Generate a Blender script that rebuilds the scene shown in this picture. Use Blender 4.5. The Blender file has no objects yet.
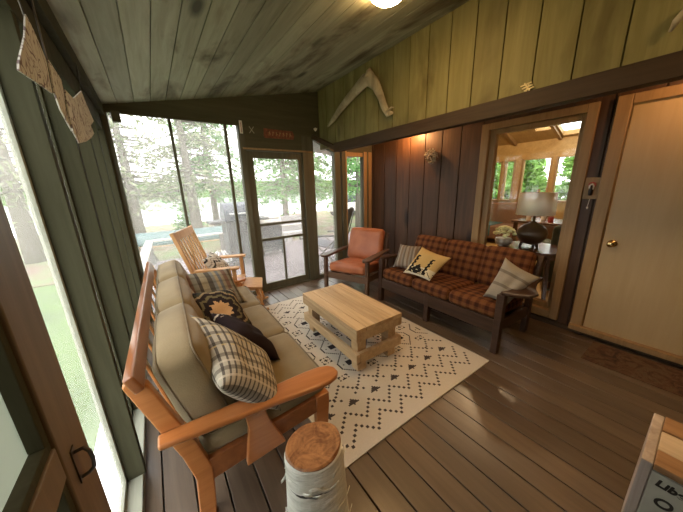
import bpy, bmesh, math, random
from mathutils import Vector, Matrix, noise
random.seed(7)
S = bpy.context.scene
COL = S.collection
R = math.radians

# ------------------------------------------------------------------ camera
def set_camera():
    yaw, pit, rol = R(35.06), R(14.888), R(-1.677)
    f = Vector((math.sin(yaw)*math.cos(pit), math.cos(yaw)*math.cos(pit), -math.sin(pit)))
    r = Vector((math.cos(yaw), -math.sin(yaw), 0)); u = r.cross(f)
    r2 = r*math.cos(rol)+u*math.sin(rol); u2 = -r*math.sin(rol)+u*math.cos(rol)
    cam = bpy.data.cameras.new('camera'); o = bpy.data.objects.new('camera', cam); COL.objects.link(o)
    o.matrix_world = Matrix(((r2.x, u2.x, -f.x, 0), (r2.y, u2.y, -f.y, 0), (r2.z, u2.z, -f.z, 1.5), (0, 0, 0, 1)))
    cam.sensor_fit = 'HORIZONTAL'; cam.sensor_width = 36; cam.lens = 261.43*36/683
    cam.clip_start = 0.02; cam.clip_end = 300
    S.camera = o
set_camera()
# ------------------------------------------------------------------ sky and exposure
W = bpy.data.worlds.new('overcast_sky'); S.world = W; W.use_nodes = True
bg = W.node_tree.nodes['Background']
bg.inputs[0].default_value = (1.0, 0.99, 0.97, 1); bg.inputs[1].default_value = 2.3
S.view_settings.view_transform = 'Standard'; S.view_settings.look = 'None'
S.view_settings.gamma = 1; S.view_settings.use_curve_mapping = False
S.view_settings.exposure = 1.66
LAMP_E = 44.0

# ------------------------------------------------------------------ materials
MATS = {}
class NT:
    def __init__(s, name):
        s.m = bpy.data.materials.new(name); s.m.use_nodes = True
        s.t = s.m.node_tree; s.b = s.t.nodes['Principled BSDF']; s.out = s.t.nodes['Material Output']
        MATS[name] = s.m
    def n(s, typ, **kw):
        nd = s.t.nodes.new(typ)
        for k, v in kw.items(): setattr(nd, k, v)
        return nd
    def l(s, a, b): s.t.links.new(a, b)
    def val(s, sock, v):
        if hasattr(v, 'is_linked') or hasattr(v, 'links'): s.l(v, sock)
        else: sock.default_value = v
    def mix(s, fac, a, b, mode='MIX'):
        nd = s.n('ShaderNodeMix', data_type='RGBA', blend_type=mode)
        s.val(nd.inputs[0], fac); s.val(nd.inputs[6], a); s.val(nd.inputs[7], b)
        return nd.outputs[2]
    def coords(s, scale=(1, 1, 1), kind='Object'):
        tc = s.n('ShaderNodeTexCoord'); mp = s.n('ShaderNodeMapping'); mp.inputs['Scale'].default_value = scale
        s.l(tc.outputs[kind], mp.inputs[0]); return mp.outputs[0]
    def noise(s, vec, scale, detail=3, rough=.55, dist=0):
        nd = s.n('ShaderNodeTexNoise'); s.l(vec, nd.inputs['Vector'])
        nd.inputs['Scale'].default_value = scale; nd.inputs['Detail'].default_value = detail
        nd.inputs['Roughness'].default_value = rough; nd.inputs['Distortion'].default_value = dist
        return nd.outputs['Fac']
    def ramp(s, fac, stops):
        nd = s.n('ShaderNodeValToRGB'); s.l(fac, nd.inputs[0]); e = nd.color_ramp.elements
        while len(e) < len(stops): e.new(.5)
        for i, (p, c) in enumerate(stops): e[i].position = p; e[i].color = c if len(c) == 4 else (*c, 1)
        return nd.outputs[0]
    def bump(s, h, strength=.2, dist=.01):
        nd = s.n('ShaderNodeBump'); s.l(h, nd.inputs['Height']); nd.inputs['Strength'].default_value = strength
        nd.inputs['Distance'].default_value = dist; s.l(nd.outputs[0], s.b.inputs['Normal'])
def c4(c): return (*c, 1)
def plain(name, c, rough=.6, metal=0, spec=.5, nz=.12, sc=20):
    t = NT(name); v = t.coords()
    f = t.noise(v, sc, 2)
    lo = c4([x*(1-nz) for x in c]); hi = c4([min(1, x*(1+nz)) for x in c])
    t.l(t.ramp(f, [(.3, lo), (.7, hi)]), t.b.inputs['Base Color'])
    t.b.inputs['Roughness'].default_value = rough; t.b.inputs['Metallic'].default_value = metal
    t.b.inputs['Specular IOR Level'].default_value = spec
    return t.m
def wood(name, dark, light, axis='Y', rough=.5, sc=9., knots=0., tone=0., spec=.5, stain=None, bump=.15, coat=0):
    """plank wood: grain stretched along an axis, optional knots and per-board tone"""
    t = NT(name); k = {'X': (.07, 1, 1), 'Y': (1, .07, 1), 'Z': (1, 1, .07)}[axis]
    v = t.coords(k); g = t.noise(v, sc*3.2, 5, .6, .6); g2 = t.noise(v, sc*.6, 2, .5, .3)
    m = t.n('ShaderNodeMath', operation='MULTIPLY_ADD'); t.l(g, m.inputs[0]); m.inputs[1].default_value = .6
    m2 = t.n('ShaderNodeMath', operation='MULTIPLY'); t.l(g2, m2.inputs[0]); m2.inputs[1].default_value = .4; t.l(m2.outputs[0], m.inputs[2])
    c = t.ramp(m.outputs[0], [(.32, dark), (.66, light)])
    if stain:
        sv = t.coords((1, .35, 1) if axis == 'Y' else (1, 1, .35)); sf = t.noise(sv, 3.2, 4, .6, .4)
        c = t.mix(t.ramp(sf, [(.50, (0, 0, 0)), (.68, (1, 1, 1))]), c, c4(stain))
    if knots:
        kk = {'X': (.35, 1, 1), 'Y': (1, .35, 1), 'Z': (1, 1, .35)}[axis]
        kv = t.coords(kk); vo = t.n('ShaderNodeTexVoronoi'); t.l(kv, vo.inputs['Vector']); vo.inputs['Scale'].default_value = knots
        kf = t.ramp(vo.outputs['Distance'], [(.05, (1, 1, 1)), (.13, (0, 0, 0))])
        c = t.mix(kf, c, c4([x*.35 for x in dark]))
    if tone:
        a = t.n('ShaderNodeAttribute', attribute_name='tone')
        c = t.mix(1.0, c, t.ramp(a.outputs['Fac'], [(0, (1-tone,)*3), (1, (1,)*3)]), 'MULTIPLY')
    t.l(c, t.b.inputs['Base Color']); t.b.inputs['Roughness'].default_value = rough
    t.b.inputs['Specular IOR Level'].default_value = spec
    if coat: t.b.inputs['Coat Weight'].default_value = coat; t.b.inputs['Coat Roughness'].default_value = .25
    t.bump(g, bump, .004)
    return t.m
def fabric_col(name, rough=.95, weave=220, strength=.35):
    """woven cloth whose pattern is stored in the mesh colour attribute 'pattern'"""
    t = NT(name); a = t.n('ShaderNodeAttribute', attribute_name='pattern'); v = t.coords()
    f = t.noise(v, weave, 2); c = t.mix(.25, a.outputs['Color'], t.ramp(f, [(.3, (.3, .3, .3)), (.7, (1, 1, 1))]), 'MULTIPLY')
    t.l(c, t.b.inputs['Base Color']); t.b.inputs['Roughness'].default_value = rough
    t.b.inputs['Specular IOR Level'].default_value = .15; t.bump(f, strength, .003)
    return t.m
def cloth(name, c, nz=.15, weave=180, big=5):
    t = NT(name); v = t.coords(); f = t.noise(v, weave, 2); g = t.noise(v, big, 3)
    lo = c4([x*(1-nz) for x in c]); hi = c4([min(1, x*(1+nz)) for x in c])
    t.l(t.ramp(g, [(.3, lo), (.7, hi)]), t.b.inputs['Base Color']); t.b.inputs['Roughness'].default_value = .9
    t.b.inputs['Specular IOR Level'].default_value = .2
    t.b.inputs['Sheen Weight'].default_value = .15
    mm = t.n('ShaderNodeMath', operation='ADD'); t.l(f, mm.inputs[0]); h = t.noise(v, 14, 3); t.l(h, mm.inputs[1]); t.bump(mm.outputs[0], .3, .006)
    return t.m
def glass_mat(name, refl=1.45, tint=(1, 1, 1), dust=0.0):
    t = NT(name); t.t.nodes.remove(t.b)
    tr = t.n('ShaderNodeBsdfTransparent'); tr.inputs[0].default_value = c4(tint)
    gl = t.n('ShaderNodeBsdfGlossy'); gl.inputs['Roughness'].default_value = .02
    fr = t.n('ShaderNodeFresnel'); fr.inputs[0].default_value = refl
    mx = t.n('ShaderNodeMixShader'); t.l(fr.outputs[0], mx.inputs[0]); t.l(tr.outputs[0], mx.inputs[1]); t.l(gl.outputs[0], mx.inputs[2])
    t.l(mx.outputs[0], t.out.inputs[0]); return t.m
def screen_mat(name, opac, col):
    t = NT(name); t.t.nodes.remove(t.b)
    tr = t.n('ShaderNodeBsdfTransparent'); df = t.n('ShaderNodeBsdfTranslucent'); df.inputs[0].default_value = c4(col)
    d2 = t.n('ShaderNodeBsdfDiffuse'); d2.inputs[0].default_value = c4(col)
    a = t.n('ShaderNodeMixShader'); a.inputs[0].default_value = .5; t.l(df.outputs[0], a.inputs[1]); t.l(d2.outputs[0], a.inputs[2])
    mx = t.n('ShaderNodeMixShader'); mx.inputs[0].default_value = opac; t.l(tr.outputs[0], mx.inputs[1]); t.l(a.outputs[0], mx.inputs[2])
    t.l(mx.outputs[0], t.out.inputs[0]); return t.m
def emit_mat(name, c, e):
    t = NT(name); t.b.inputs['Base Color'].default_value = c4(c); t.b.inputs['Emission Color'].default_value = c4(c)
    t.b.inputs['Emission Strength'].default_value = e; return t.m
def leaf_mat(name, c1, c2, trans=.45):
    t = NT(name); t.t.nodes.remove(t.b); a = t.n('ShaderNodeAttribute', attribute_name='tone')
    c = t.ramp(a.outputs['Fac'], [(0, c1), (1, c2)])
    d = t.n('ShaderNodeBsdfDiffuse'); l = t.n('ShaderNodeBsdfTranslucent'); t.l(c, d.inputs[0]); t.l(c, l.inputs[0])
    mx = t.n('ShaderNodeMixShader'); mx.inputs[0].default_value = trans; t.l(d.outputs[0], mx.inputs[1]); t.l(l.outputs[0], mx.inputs[2])
    t.l(mx.outputs[0], t.out.inputs[0]); return t.m

wood('floor_paint', (.090, .058, .035), (.165, .115, .073), 'Y', rough=.38, knots=1.6, tone=.3, spec=.6, bump=.10, coat=.55)
wood('ceiling_green', (.29, .295, .195), (.46, .465, .33), 'Y', rough=.75, knots=2.6, tone=.35, stain=(.12, .10, .06), spec=.25)
wood('wall_green', (.185, .165, .062), (.275, .25, .105), 'Z', rough=.65, knots=2.2, tone=.25, spec=.3, stain=(.14, .12, .045))
wood('wall_brown', (.055, .027, .013), (.125, .062, .030), 'Z', rough=.5, knots=1.9, tone=.35, spec=.4)
wood('beam_dark', (.030, .018, .009), (.066, .040, .021), 'Y', rough=.6, spec=.3)
wood('post_green', (.030, .029, .015), (.052, .050, .028), 'Z', rough=.85, spec=.12, knots=1.3)
wood('header_green', (.058, .055, .032), (.092, .085, .05), 'X', rough=.65, spec=.3)
wood('frame_olive', (.075, .072, .046), (.12, .115, .075), 'Z', rough=.6, spec=.3)
wood('sill_pale', (.23, .24, .19), (.34, .35, .28), 'Y', rough=.6, spec=.3)
wood('trim_tan', (.24, .15, .066), (.37, .245, .115), 'Z', rough=.5, spec=.4)
wood('door_tan', (.45, .335, .18), (.50, .38, .215), 'Z', rough=.45, spec=.35, bump=.02)
wood('stile_brown', (.105, .074, .043), (.18, .132, .08), 'Z', rough=.5, knots=1.2, spec=.4)
wood('pine', (.40, .26, .12), (.66, .47, .26), 'Y', rough=.55, knots=4.2, tone=.22, spec=.35)
wood('rocker_wood', (.42, .215, .08), (.58, .33, .14), 'Z', rough=.45, tone=.0, spec=.45)
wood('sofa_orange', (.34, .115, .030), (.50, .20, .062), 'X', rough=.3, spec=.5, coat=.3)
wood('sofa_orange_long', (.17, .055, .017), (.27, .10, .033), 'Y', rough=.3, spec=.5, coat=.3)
wood('sofa_dark', (.030, .015, .009), (.066, .034, .020), 'Y', rough=.45, spec=.35)
wood('armchair_wood', (.060, .032, .018), (.12, .066, .038), 'X', rough=.4, spec=.45)
wood('deck_wood', (.135, .112, .122), (.20, .172, .182), 'X', rough=.7, tone=.25, spec=.3)
wood('rail_cap_lit', (.34, .32, .29), (.48, .46, .43), 'Y', rough=.7, spec=.2)
wood('rail_post', (.12, .115, .11), (.18, .175, .165), 'Z', rough=.7, spec=.2)
wood('lodge_wood', (.34, .22, .08), (.52, .36, .15), 'X', rough=.5, tone=.2, spec=.4)
wood('walnut_table', (.045, .022, .015), (.09, .045, .03), 'Y', rough=.25, spec=.5)
wood('crate_wood', (.22, .115, .05), (.38, .22, .11), 'Y', rough=.6, spec=.3)
wood('crate_pale', (.42, .33, .22), (.62, .50, .36), 'Y', rough=.6, spec=.3)
wood('crate_end', (.30, .24, .20), (.55, .48, .43), 'Z', rough=.4, spec=.5)
wood('bark', (.14, .125, .112), (.28, .255, .23), 'Z', rough=.9, spec=.1)
wood('soffit_grey', (.42, .43, .44), (.52, .53, .54), 'Y', rough=.8, spec=.2)
cloth('cushion_tan', (.235, .18, .098)); cloth('piping_tan', (.16, .12, .065))
t = NT('leather_orange'); v = t.coords(); f = t.noise(v, 60, 3); g = t.noise(v, 5, 3)
t.l(t.ramp(g, [(.3, (.30, .088, .030)), (.7, (.42, .14, .052))]), t.b.inputs['Base Color']); t.b.inputs['Roughness'].default_value = .42; t.bump(f, .12, .003)
fabric_col('pillow_fabric'); fabric_col('plaid_fabric'); fabric_col('rug_fabric', weave=300)
plain('brass', (.75, .58, .28), .25, 1); plain('iron', (.10, .09, .08), .4, 1); plain('black_metal', (.03, .03, .03), .45)
plain('steel_bright', (.6, .6, .58), .3, 1); plain('white_plastic', (.75, .73, .68), .5); plain('soft_white', (.7, .68, .62), .7)
plain('black_plastic', (.02, .02, .02), .4); plain('red_ring', (.35, .03, .02), .4); plain('twine', (.35, .33, .26), .9)
plain('grill_grey', (.06, .063, .07), .6); plain('grill_lid', (.035, .045, .07), .45); plain('lounge_fabric', (.06, .065, .085), .8)
plain('canoe_teal', (.06, .115, .12), .5); plain('pavement', (.3, .29, .29), .8); plain('ornament_gold', (.72, .60, .30), .4)
plain('crate_panel', (.42, .41, .34), .5, nz=.08, sc=9); plain('letter_dark', (.02, .018, .015), .5)
plain('sign_red', (.19, .06, .03), .7, nz=.4, sc=30); plain('sign_letter', (.35, .22, .09), .7)
plain('lodge_sofa', (.17, .10, .065), .9); plain('blanket_teal', (.04, .11, .12), .9); plain('lodge_green', (.05, .07, .05), .9)
plain('lamp_clay', (.03, .02, .014), .35); plain('hydrangea', (.75, .85, .45), .8, nz=.3, sc=60); plain('vase_grey', (.4, .42, .4), .3)
t = NT('linen_shade'); t.b.inputs['Base Color'].default_value = (.78, .74, .60, 1); t.b.inputs['Roughness'].default_value = .9
t.b.inputs['Transmission Weight'].default_value = .0; t.b.inputs['Subsurface Weight'].default_value = .0
emit_mat('lamp_glass', (1, .62, .27), LAMP_E); emit_mat('accent_bulb', (1, .48, .18), 460); emit_mat('accent_bulb_dim', (1, .50, .20), 150)
emit_mat('lodge_fill_bulb', (1, .72, .42), 220)
glass_mat('window_glass'); screen_mat('screen_mesh', .20, (.62, .62, .60)); screen_mat('door_screen_dense', .72, (.30, .31, .27))
# driftwood, birch bark and cut wood, grass, ground, water, runner
t = NT('driftwood'); v = t.coords((1, .3, .3)); f = t.noise(v, 22, 4, .6, .8)
t.l(t.ramp(f, [(.3, (.20, .16, .10)), (.6, (.42, .36, .25))]), t.b.inputs['Base Color']); t.b.inputs['Roughness'].default_value = .7; t.bump(f, .3, .01)
t = NT('birch_bark'); v = t.coords((1, 1, 5)); f = t.noise(v, 9, 4, .7, .3); f2 = t.noise(t.coords((1, 1, 9)), 5, 2, .5)
c = t.ramp(f, [(.35, (.66, .66, .60)), (.6, (.86, .86, .80))]); c = t.mix(t.ramp(f2, [(.66, (0, 0, 0)), (.70, (1, 1, 1))]), c, (.05, .045, .04, 1))
t.l(c, t.b.inputs['Base Color']); t.b.inputs['Roughness'].default_value = .75; t.bump(f, .6, .02)
t = NT('stump_top'); v = t.coords(); w = t.n('ShaderNodeTexWave', wave_type='RINGS', rings_direction='Z'); t.l(v, w.inputs['Vector']); w.inputs['Scale'].default_value = 18; w.inputs['Distortion'].default_value = 4; w.inputs['Detail'].default_value = 3
f = t.noise(v, 14, 5, .7, 1)
c = t.mix(.16, t.ramp(f, [(.38, (.16, .055, .018)), (.60, (.46, .21, .08))]), t.ramp(w.outputs['Fac'], [(0, (.22, .09, .03)), (1, (.5, .26, .11))]))
t.l(c, t.b.inputs['Base Color']); t.b.inputs['Roughness'].default_value = .35; t.b.inputs['Coat Weight'].default_value = .3
t = NT('lawn'); v = t.coords(); f = t.noise(v, 1.2, 5, .7); t.l(t.ramp(f, [(.3, (.04, .085, .018)), (.7, (.11, .20, .045))]), t.b.inputs['Base Color']); t.b.inputs['Roughness'].default_value = .9; t.bump(t.noise(v, 40, 3), 1, .05)
t = NT('needle_ground'); v = t.coords(); f = t.noise(v, .7, 5, .7); t.l(t.ramp(f, [(.42, (.15, .095, .07)), (.6, (.10, .15, .05))]), t.b.inputs['Base Color']); t.b.inputs['Roughness'].default_value = .95
t = NT('lake_water'); t.b.inputs['Base Color'].default_value = (.55, .6, .62, 1); t.b.inputs['Roughness'].default_value = .12; t.bump(t.noise(t.coords((1, .2, 1)), 3, 3), .15, .1)
t = NT('runner_rug'); v = t.coords(); f = t.noise(v, 9, 5, .75, 1.5); t.l(t.ramp(f, [(.36, (.04, .022, .014)), (.48, (.10, .045, .024)), (.56, (.13, .085, .045)), (.7, (.055, .032, .02))]), t.b.inputs['Base Color']); t.b.inputs['Roughness'].default_value = .95
t = NT('pennant_cloth'); v = t.coords(); f = t.noise(v, 9, 2, .4, 2.0)
t.l(t.ramp(f, [(.0, (.50, .48, .42)), (.40, (.50, .48, .42)), (.42, (.13, .09, .09)), (.45, (.16, .11, .11)), (.47, (.50, .48, .42)), (.57, (.48, .46, .39)), (.59, (.16, .10, .10)), (.61, (.50, .48, .42))]), t.b.inputs['Base Color']); t.b.inputs['Roughness'].default_value = .95
leaf_mat('leaf_green', (.075, .20, .07), (.27, .46, .19)); leaf_mat('leaf_grey', (.18, .225, .125), (.40, .44, .30)); leaf_mat('leaf_bright', (.16, .34, .08), (.34, .55, .18))
plain('twig', (.16, .145, .13), .9)

# ------------------------------------------------------------------ mesh builder
class MB:
    def __init__(s):
        s.bm = bmesh.new(); s.tl = s.bm.loops.layers.float_color.new('tone'); s.tone = .5
    def _t(s, faces):
        for f in faces:
            for l in f.loops: l[s.tl] = (s.tone,)*3+(1,)
        return faces
    def box(s, lo, hi, M=None, tone=None):
        if tone is not None: s.tone = tone
        x0, y0, z0 = lo; x1, y1, z1 = hi
        P = [(x0, y0, z0), (x1, y0, z0), (x1, y1, z0), (x0, y1, z0), (x0, y0, z1), (x1, y0, z1), (x1, y1, z1), (x0, y1, z1)]
        V = [s.bm.verts.new(M @ Vector(p) if M else p) for p in P]
        s._t([s.bm.faces.new([V[i] for i in q]) for q in ((3, 2, 1, 0), (4, 5, 6, 7), (0, 1, 5, 4), (1, 2, 6, 5), (2, 3, 7, 6), (3, 0, 4, 7))])
        return s
    def bar(s, a, b, w, t, up=(0, 0, 1), w2=None, t2=None):
        """rectangular bar a->b, w across, t along 'up'; may taper"""
        a = Vector(a); b = Vector(b); d = (b-a).normalized(); u = Vector(up); u = (u-d*u.dot(d))
        if u.length < 1e-4: u = Vector((1, 0, 0)); u = u-d*u.dot(d)
        u.normalize(); r = d.cross(u); V = []
        for p, ww, tt in ((a, w, t), (b, w2 or w, t2 or t)):
            for i, j in ((-1, -1), (1, -1), (1, 1), (-1, 1)): V.append(s.bm.verts.new(p+r*i*ww/2+u*j*tt/2))
        s._t([s.bm.faces.new([V[i] for i in q]) for q in ((3, 2, 1, 0), (4, 5, 6, 7), (0, 1, 5, 4), (1, 2, 6, 5), (2, 3, 7, 6), (3, 0, 4, 7))])
        return s
    def prism(s, pts, vec):
        """planar polygon pts (3-D) extruded by vec"""
        vec = Vector(vec); A = [s.bm.verts.new(p) for p in pts]; B = [s.bm.verts.new(Vector(p)+vec) for p in pts]; n = len(A)
        fs = [s.bm.faces.new(A[::-1]), s.bm.faces.new(B)]
        for i in range(n): fs.append(s.bm.faces.new((A[i], A[(i+1) % n], B[(i+1) % n], B[i])))
        s._t(fs); return s
    def tube(s, pts, rad, seg=10, cap=True, sq=1.0, sr=1.0):
        pts = [Vector(p) for p in pts]; n = len(pts)
        rad = rad if isinstance(rad, (list, tuple)) else [rad]*n
        prev = None; rings = []
        for i, p in enumerate(pts):
            d = (pts[min(i+1, n-1)]-pts[max(i-1, 0)]).normalized()
            if prev is None: u = Vector((0, 0, 1)) if abs(d.z) < .9 else Vector((1, 0, 0))
            else: u = prev
            u = (u-d*u.dot(d)).normalized(); prev = u; r = d.cross(u)
            rings.append([s.bm.verts.new(p+(u*math.cos(a)*sq+r*math.sin(a)*sr)*rad[i]) for a in [2*math.pi*k/seg for k in range(seg)]])
        fs = []
        for i in range(n-1):
            for k in range(seg): fs.append(s.bm.faces.new((rings[i][k], rings[i][(k+1) % seg], rings[i+1][(k+1) % seg], rings[i+1][k])))
        if cap: fs.append(s.bm.faces.new(rings[0][::-1])); fs.append(s.bm.faces.new(rings[-1]))
        s._t(fs); return s
    def lathe(s, prof, c=(0, 0, 0), seg=28, sx=1, sy=1, wob=0):
        rings = []; c = Vector(c)
        for i, (r, z) in enumerate(prof):
            rings.append([s.bm.verts.new(c+Vector((r*sx*math.cos(a)*(1+wob*math.sin(3*a+i)+wob*.6*math.sin(7*a)), r*sy*math.sin(a)*(1+wob*math.sin(3*a+i)), z))) for a in [2*math.pi*k/seg for k in range(seg)]])
        fs = []
        for i in range(len(rings)-1):
            for k in range(seg): fs.append(s.bm.faces.new((rings[i][k], rings[i][(k+1) % seg], rings[i+1][(k+1) % seg], rings[i+1][k])))
        if prof[0][0] > 1e-5: fs.append(s.bm.faces.new(rings[0][::-1]))
        if prof[-1][0] > 1e-5: fs.append(s.bm.faces.new(rings[-1]))
        s._t(fs); return s
    def build(s, name, mat, parent=None, bevel=0, smooth=False, label=None, loc=None, normals=True):
        bmesh.ops.remove_doubles(s.bm, verts=s.bm.verts, dist=1e-6) if smooth else None
        if normals: bmesh.ops.recalc_face_normals(s.bm, faces=s.bm.faces)
        me = bpy.data.meshes.new(name); s.bm.to_mesh(me); s.bm.free()
        if mat: me.materials.append(MATS[mat] if isinstance(mat, str) else mat)
        o = bpy.data.objects.new(name, me); COL.objects.link(o); o.parent = parent
        if loc: o.location = loc
        if smooth: me.polygons.foreach_set('use_smooth', [True]*len(me.polygons))
        if bevel:
            b = o.modifiers.new('b', 'BEVEL'); b.width = bevel; b.segments = 2; b.limit_method = 'ANGLE'; b.angle_limit = R(40)
            if not smooth:
                me.polygons.foreach_set('use_smooth', [True]*len(me.polygons)); w = o.modifiers.new('w', 'WEIGHTED_NORMAL'); w.keep_sharp = False
        if label: o['label'] = label
        return o
def box(name, mat, lo, hi, parent=None, bevel=0, label=None):
    return MB().box(lo, hi).build(name, mat, parent, bevel, label=label)
def thing(name, label, cat, loc=(0, 0, 0), rz=0, group=None):
    o = bpy.data.objects.new(name, None); COL.objects.link(o); o.location = loc; o.rotation_euler = (0, 0, rz)
    o.empty_display_size = .1
    return tag(o, label, cat, group)
def tag(o, label, cat, group=None, kind=None):
    o['label'] = label; o['category'] = cat
    if group: o['group'] = group
    if kind: o['kind'] = kind
    return o
def struct(o, label=None):
    o['kind'] = 'structure'
    if label: o['label'] = label
    return o
def kids(o): return [c for c in bpy.data.objects if c.parent == o]
def copy_tree(o, parent=None):
    c = o.copy(); COL.objects.link(c)
    if parent: c.parent = parent
    for ch in kids(o): copy_tree(ch, c)
    return c

# ================================================================== SETTING
XL, XR, YB, YF = -.27, 3.285, 3.67, -2.2
def ceil_z(x): return 2.391+.199*x
# floor: 14 cm boards with open joints
m = MB(); x = -.345; k = 0
while x < XR-.01:
    x1 = min(x+.133, XR); m.box((max(x, -.30), YF, -.04), (x1, YB+.02, 0), tone=random.random()); x += .14
struct(m.build('floor', 'floor_paint', bevel=.003), 'brown painted plank floor with open joints')
struct(box('floor_underlay', 'black_metal', (-.30, YF, -.09), (XR, YB+.02, -.045)))['label'] = 'dark gap under the floor boards'
# ceiling boards along the room
m = MB(); x = -.39
while x < 2.2:
    x1 = x+.135
    z0, z1 = ceil_z(x), ceil_z(x1)
    P = [(x, YF, z0), (x1, YF, z1), (x1, YB, z1), (x, YB, z0)]; m.tone = random.random(); m.prism(P, (0, 0, .02)); x += .14
m.tone = .0; m.prism([(-.4, YF, ceil_z(-.4)+.018), (2.3, YF, ceil_z(2.3)+.018), (2.3, YB+.1, ceil_z(2.3)+.018), (-.4, YB+.1, ceil_z(-.4)+.018)], (0, 0, .05))
struct(m.build('ceiling', 'ceiling_green', bevel=.002), 'green washed knotty plank ceiling sloping up to the right')
# green upper wall (face at x = 2.22) and the dark beam under it
m = MB(); y = YF
ys = []; y = 1.511+.2135*10
while y > YF: ys.append(y); y -= .2135
for i, y in enumerate(ys):
    y0 = max(y-.206, YF); m.tone = random.random(); m.box((2.22, y0, 2.05), (2.245, min(y, YB), 2.86))
m.tone = 0; m.box((2.238, YF, 2.05), (2.28, YB, 2.86))
struct(m.build('wall_upper', 'wall_green', bevel=.002), 'yellow green vertical boards of the upper wall')
struct(box('trim_1', 'beam_dark', (2.20, YF, 1.972), (2.29, 3.25, 2.088), bevel=.004), 'long dark beam under the green boards')
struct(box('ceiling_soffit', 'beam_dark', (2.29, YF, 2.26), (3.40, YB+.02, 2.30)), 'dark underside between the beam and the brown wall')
# right wall: vertical brown boards with openings for the house window and door
def boards_y(m, y0, y1, z0, z1, w=.27, ph=3.347, X=XR):
    n0 = math.floor((y0-ph)/w)
    for n in range(n0, int((y1-ph)/w)+2):
        a = max(ph+n*w+.006, y0); b = min(ph+(n+1)*w-.006, y1)
        if b-a > .005: m.tone = random.random(); m.box((X, a, z0), (X+.025, b, z1))
m = MB()
boards_y(m, 1.735, YB, .0, 2.27); boards_y(m, .625, .735, 0, 2.27); boards_y(m, .735, 1.735, 2.14, 2.27)
boards_y(m, -.43, .625, 2.145, 2.27); boards_y(m, YF, -.43, 0, 2.27)
m.tone = 0; m.box((XR+.02, 1.735, 0), (XR+.12, YB, 2.27)); m.box((XR+.02, .625, 0), (XR+.12, .735, 2.27)); m.box((XR+.02, .735, 2.14), (XR+.12, 1.735, 2.27))
m.box((XR+.02, -.43, 2.145), (XR+.12, .625, 2.27)); m.box((XR+.02, YF, 0), (XR+.12, -.43, 2.27))
struct(m.build('wall_right', 'wall_brown', bevel=.003), 'dark brown vertical board wall')
m = MB(); m.box((XR-.02, YF, 0), (XR, YB, .05)); struct(m.build('baseboard_right', 'beam_dark', bevel=.003))
# house window
w1 = struct(MB().box((XR-.03, 1.65, .07), (XR+.10, 1.735, 2.14)).box((XR-.03, .735, .07), (XR+.10, .81, 2.14)).box((XR-.03, .81, 2.07), (XR+.10, 1.65, 2.14)).box((XR-.03, .81, .07), (XR+.10, 1.65, .16)).build('window_1', 'trim_tan', bevel=.006), 'tall tan framed house window behind the plaid sofa')
MB().box((XR+.01, 1.585, .16), (XR+.08, 1.65, 2.07)).box((XR+.01, .81, .16), (XR+.08, .85, 2.07)).box((XR+.01, .85, 2.02), (XR+.08, 1.585, 2.07)).box((XR+.01, .85, .16), (XR+.08, 1.585, .22)).build('sash', 'trim_tan', w1, .004)
MB().box((XR+.045, .85, .22), (XR+.050, 1.585, 2.02)).build('pane', 'window_glass', w1)
# right door
d2 = struct(MB().box((XR-.025, -.35, .10), (XR+.03, .525, 2.055)).build('door_2', 'door_tan', bevel=.004), 'flat tan door in the brown wall')
MB().box((XR-.045, .535, .05), (XR+.03, .625, 2.145)).box((XR-.045, -.43, 2.07), (XR+.03, .535, 2.145)).box((XR-.045, -.43, .05), (XR+.03, -.36, 2.07)).build('door_casing', 'trim_tan', d2, .006)
MB().box((XR-.075, -.43, .05), (XR+.03, .625, .10)).build('door_sill', 'trim_tan', d2, .004)
kb = MB(); kb.tube([(XR-.025, .462, .944), (XR-.032, .462, .944), (XR-.033, .462, .944), (XR-.055, .462, .944), (XR-.062, .462, .944), (XR-.078, .462, .944), (XR-.088, .462, .944)], [.032, .030, .012, .012, .024, .028, .015], 18)
kb.build('door_knob', 'brass', d2, smooth=True)
# back wall: header, posts and sills
m = MB(); hz = lambda x: 2.29
m.prism([(-.32, YB, 2.29), (1.04, YB, 2.29), (1.04, YB, 1.992), (2.11, YB, 1.992), (2.11, YB, 2.215), (2.49, YB, 2.03), (2.49, YB, 2.045), (XR, YB, 2.045), (XR, YB, ceil_z(2.22)), (2.22, YB, ceil_z(2.22)+.01), (-.32, YB, ceil_z(-.32)+.01)], (0, .09, 0))
struct(m.build('wall_back', 'header_green'), 'dark green header of the end wall')
MBb = MB()
for a, b in ((-.30, -.215), (1.036, 1.11), (1.925, 2.105), (2.49, 2.60), (2.63, 2.71), (3.09, XR)): MBb.box((a, YB-.01, 0), (b, YB+.09, 2.3 if b < 1.2 else (2.22 if b < 2.2 else 2.05)))
struct(MBb.build('trim_2', 'frame_olive', bevel=.004), 'upright posts of the end wall')
struct(MB().box((3.09, YB-.02, 0), (3.16, YB-.01, 2.06)).box((2.70, YB-.02, 0), (2.725, YB-.011, 2.06)).box((3.20, YB-.02, 0), (3.27, YB-.01, 2.06)).build('trim_3', 'trim_tan', bevel=.003), 'tan casing strips by the corner window')
struct(box('trim_4', 'header_green', (-.30, YB-.02, 2.27), (1.05, YB, 2.31), bevel=.003), 'rail over the wide screen')
struct(MB().box((-.30, YB-.005, 0), (1.04, YB+.09, .06)).box((2.1, YB-.005, 0), (XR, YB+.09, .06)).build('trim_5', 'frame_olive', bevel=.004), 'sill of the end wall screens')
struct(MB().box((1.10, YB-.01, -.04), (1.93, YB+.09, .018)).build('trim_13', 'frame_olive', bevel=.003), 'threshold under the screen door')
struct(MB().box((XR, .735, -.02), (XR+.10, 1.735, .07)).build('trim_14', 'beam_dark'), 'dark base under the house window')
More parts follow.
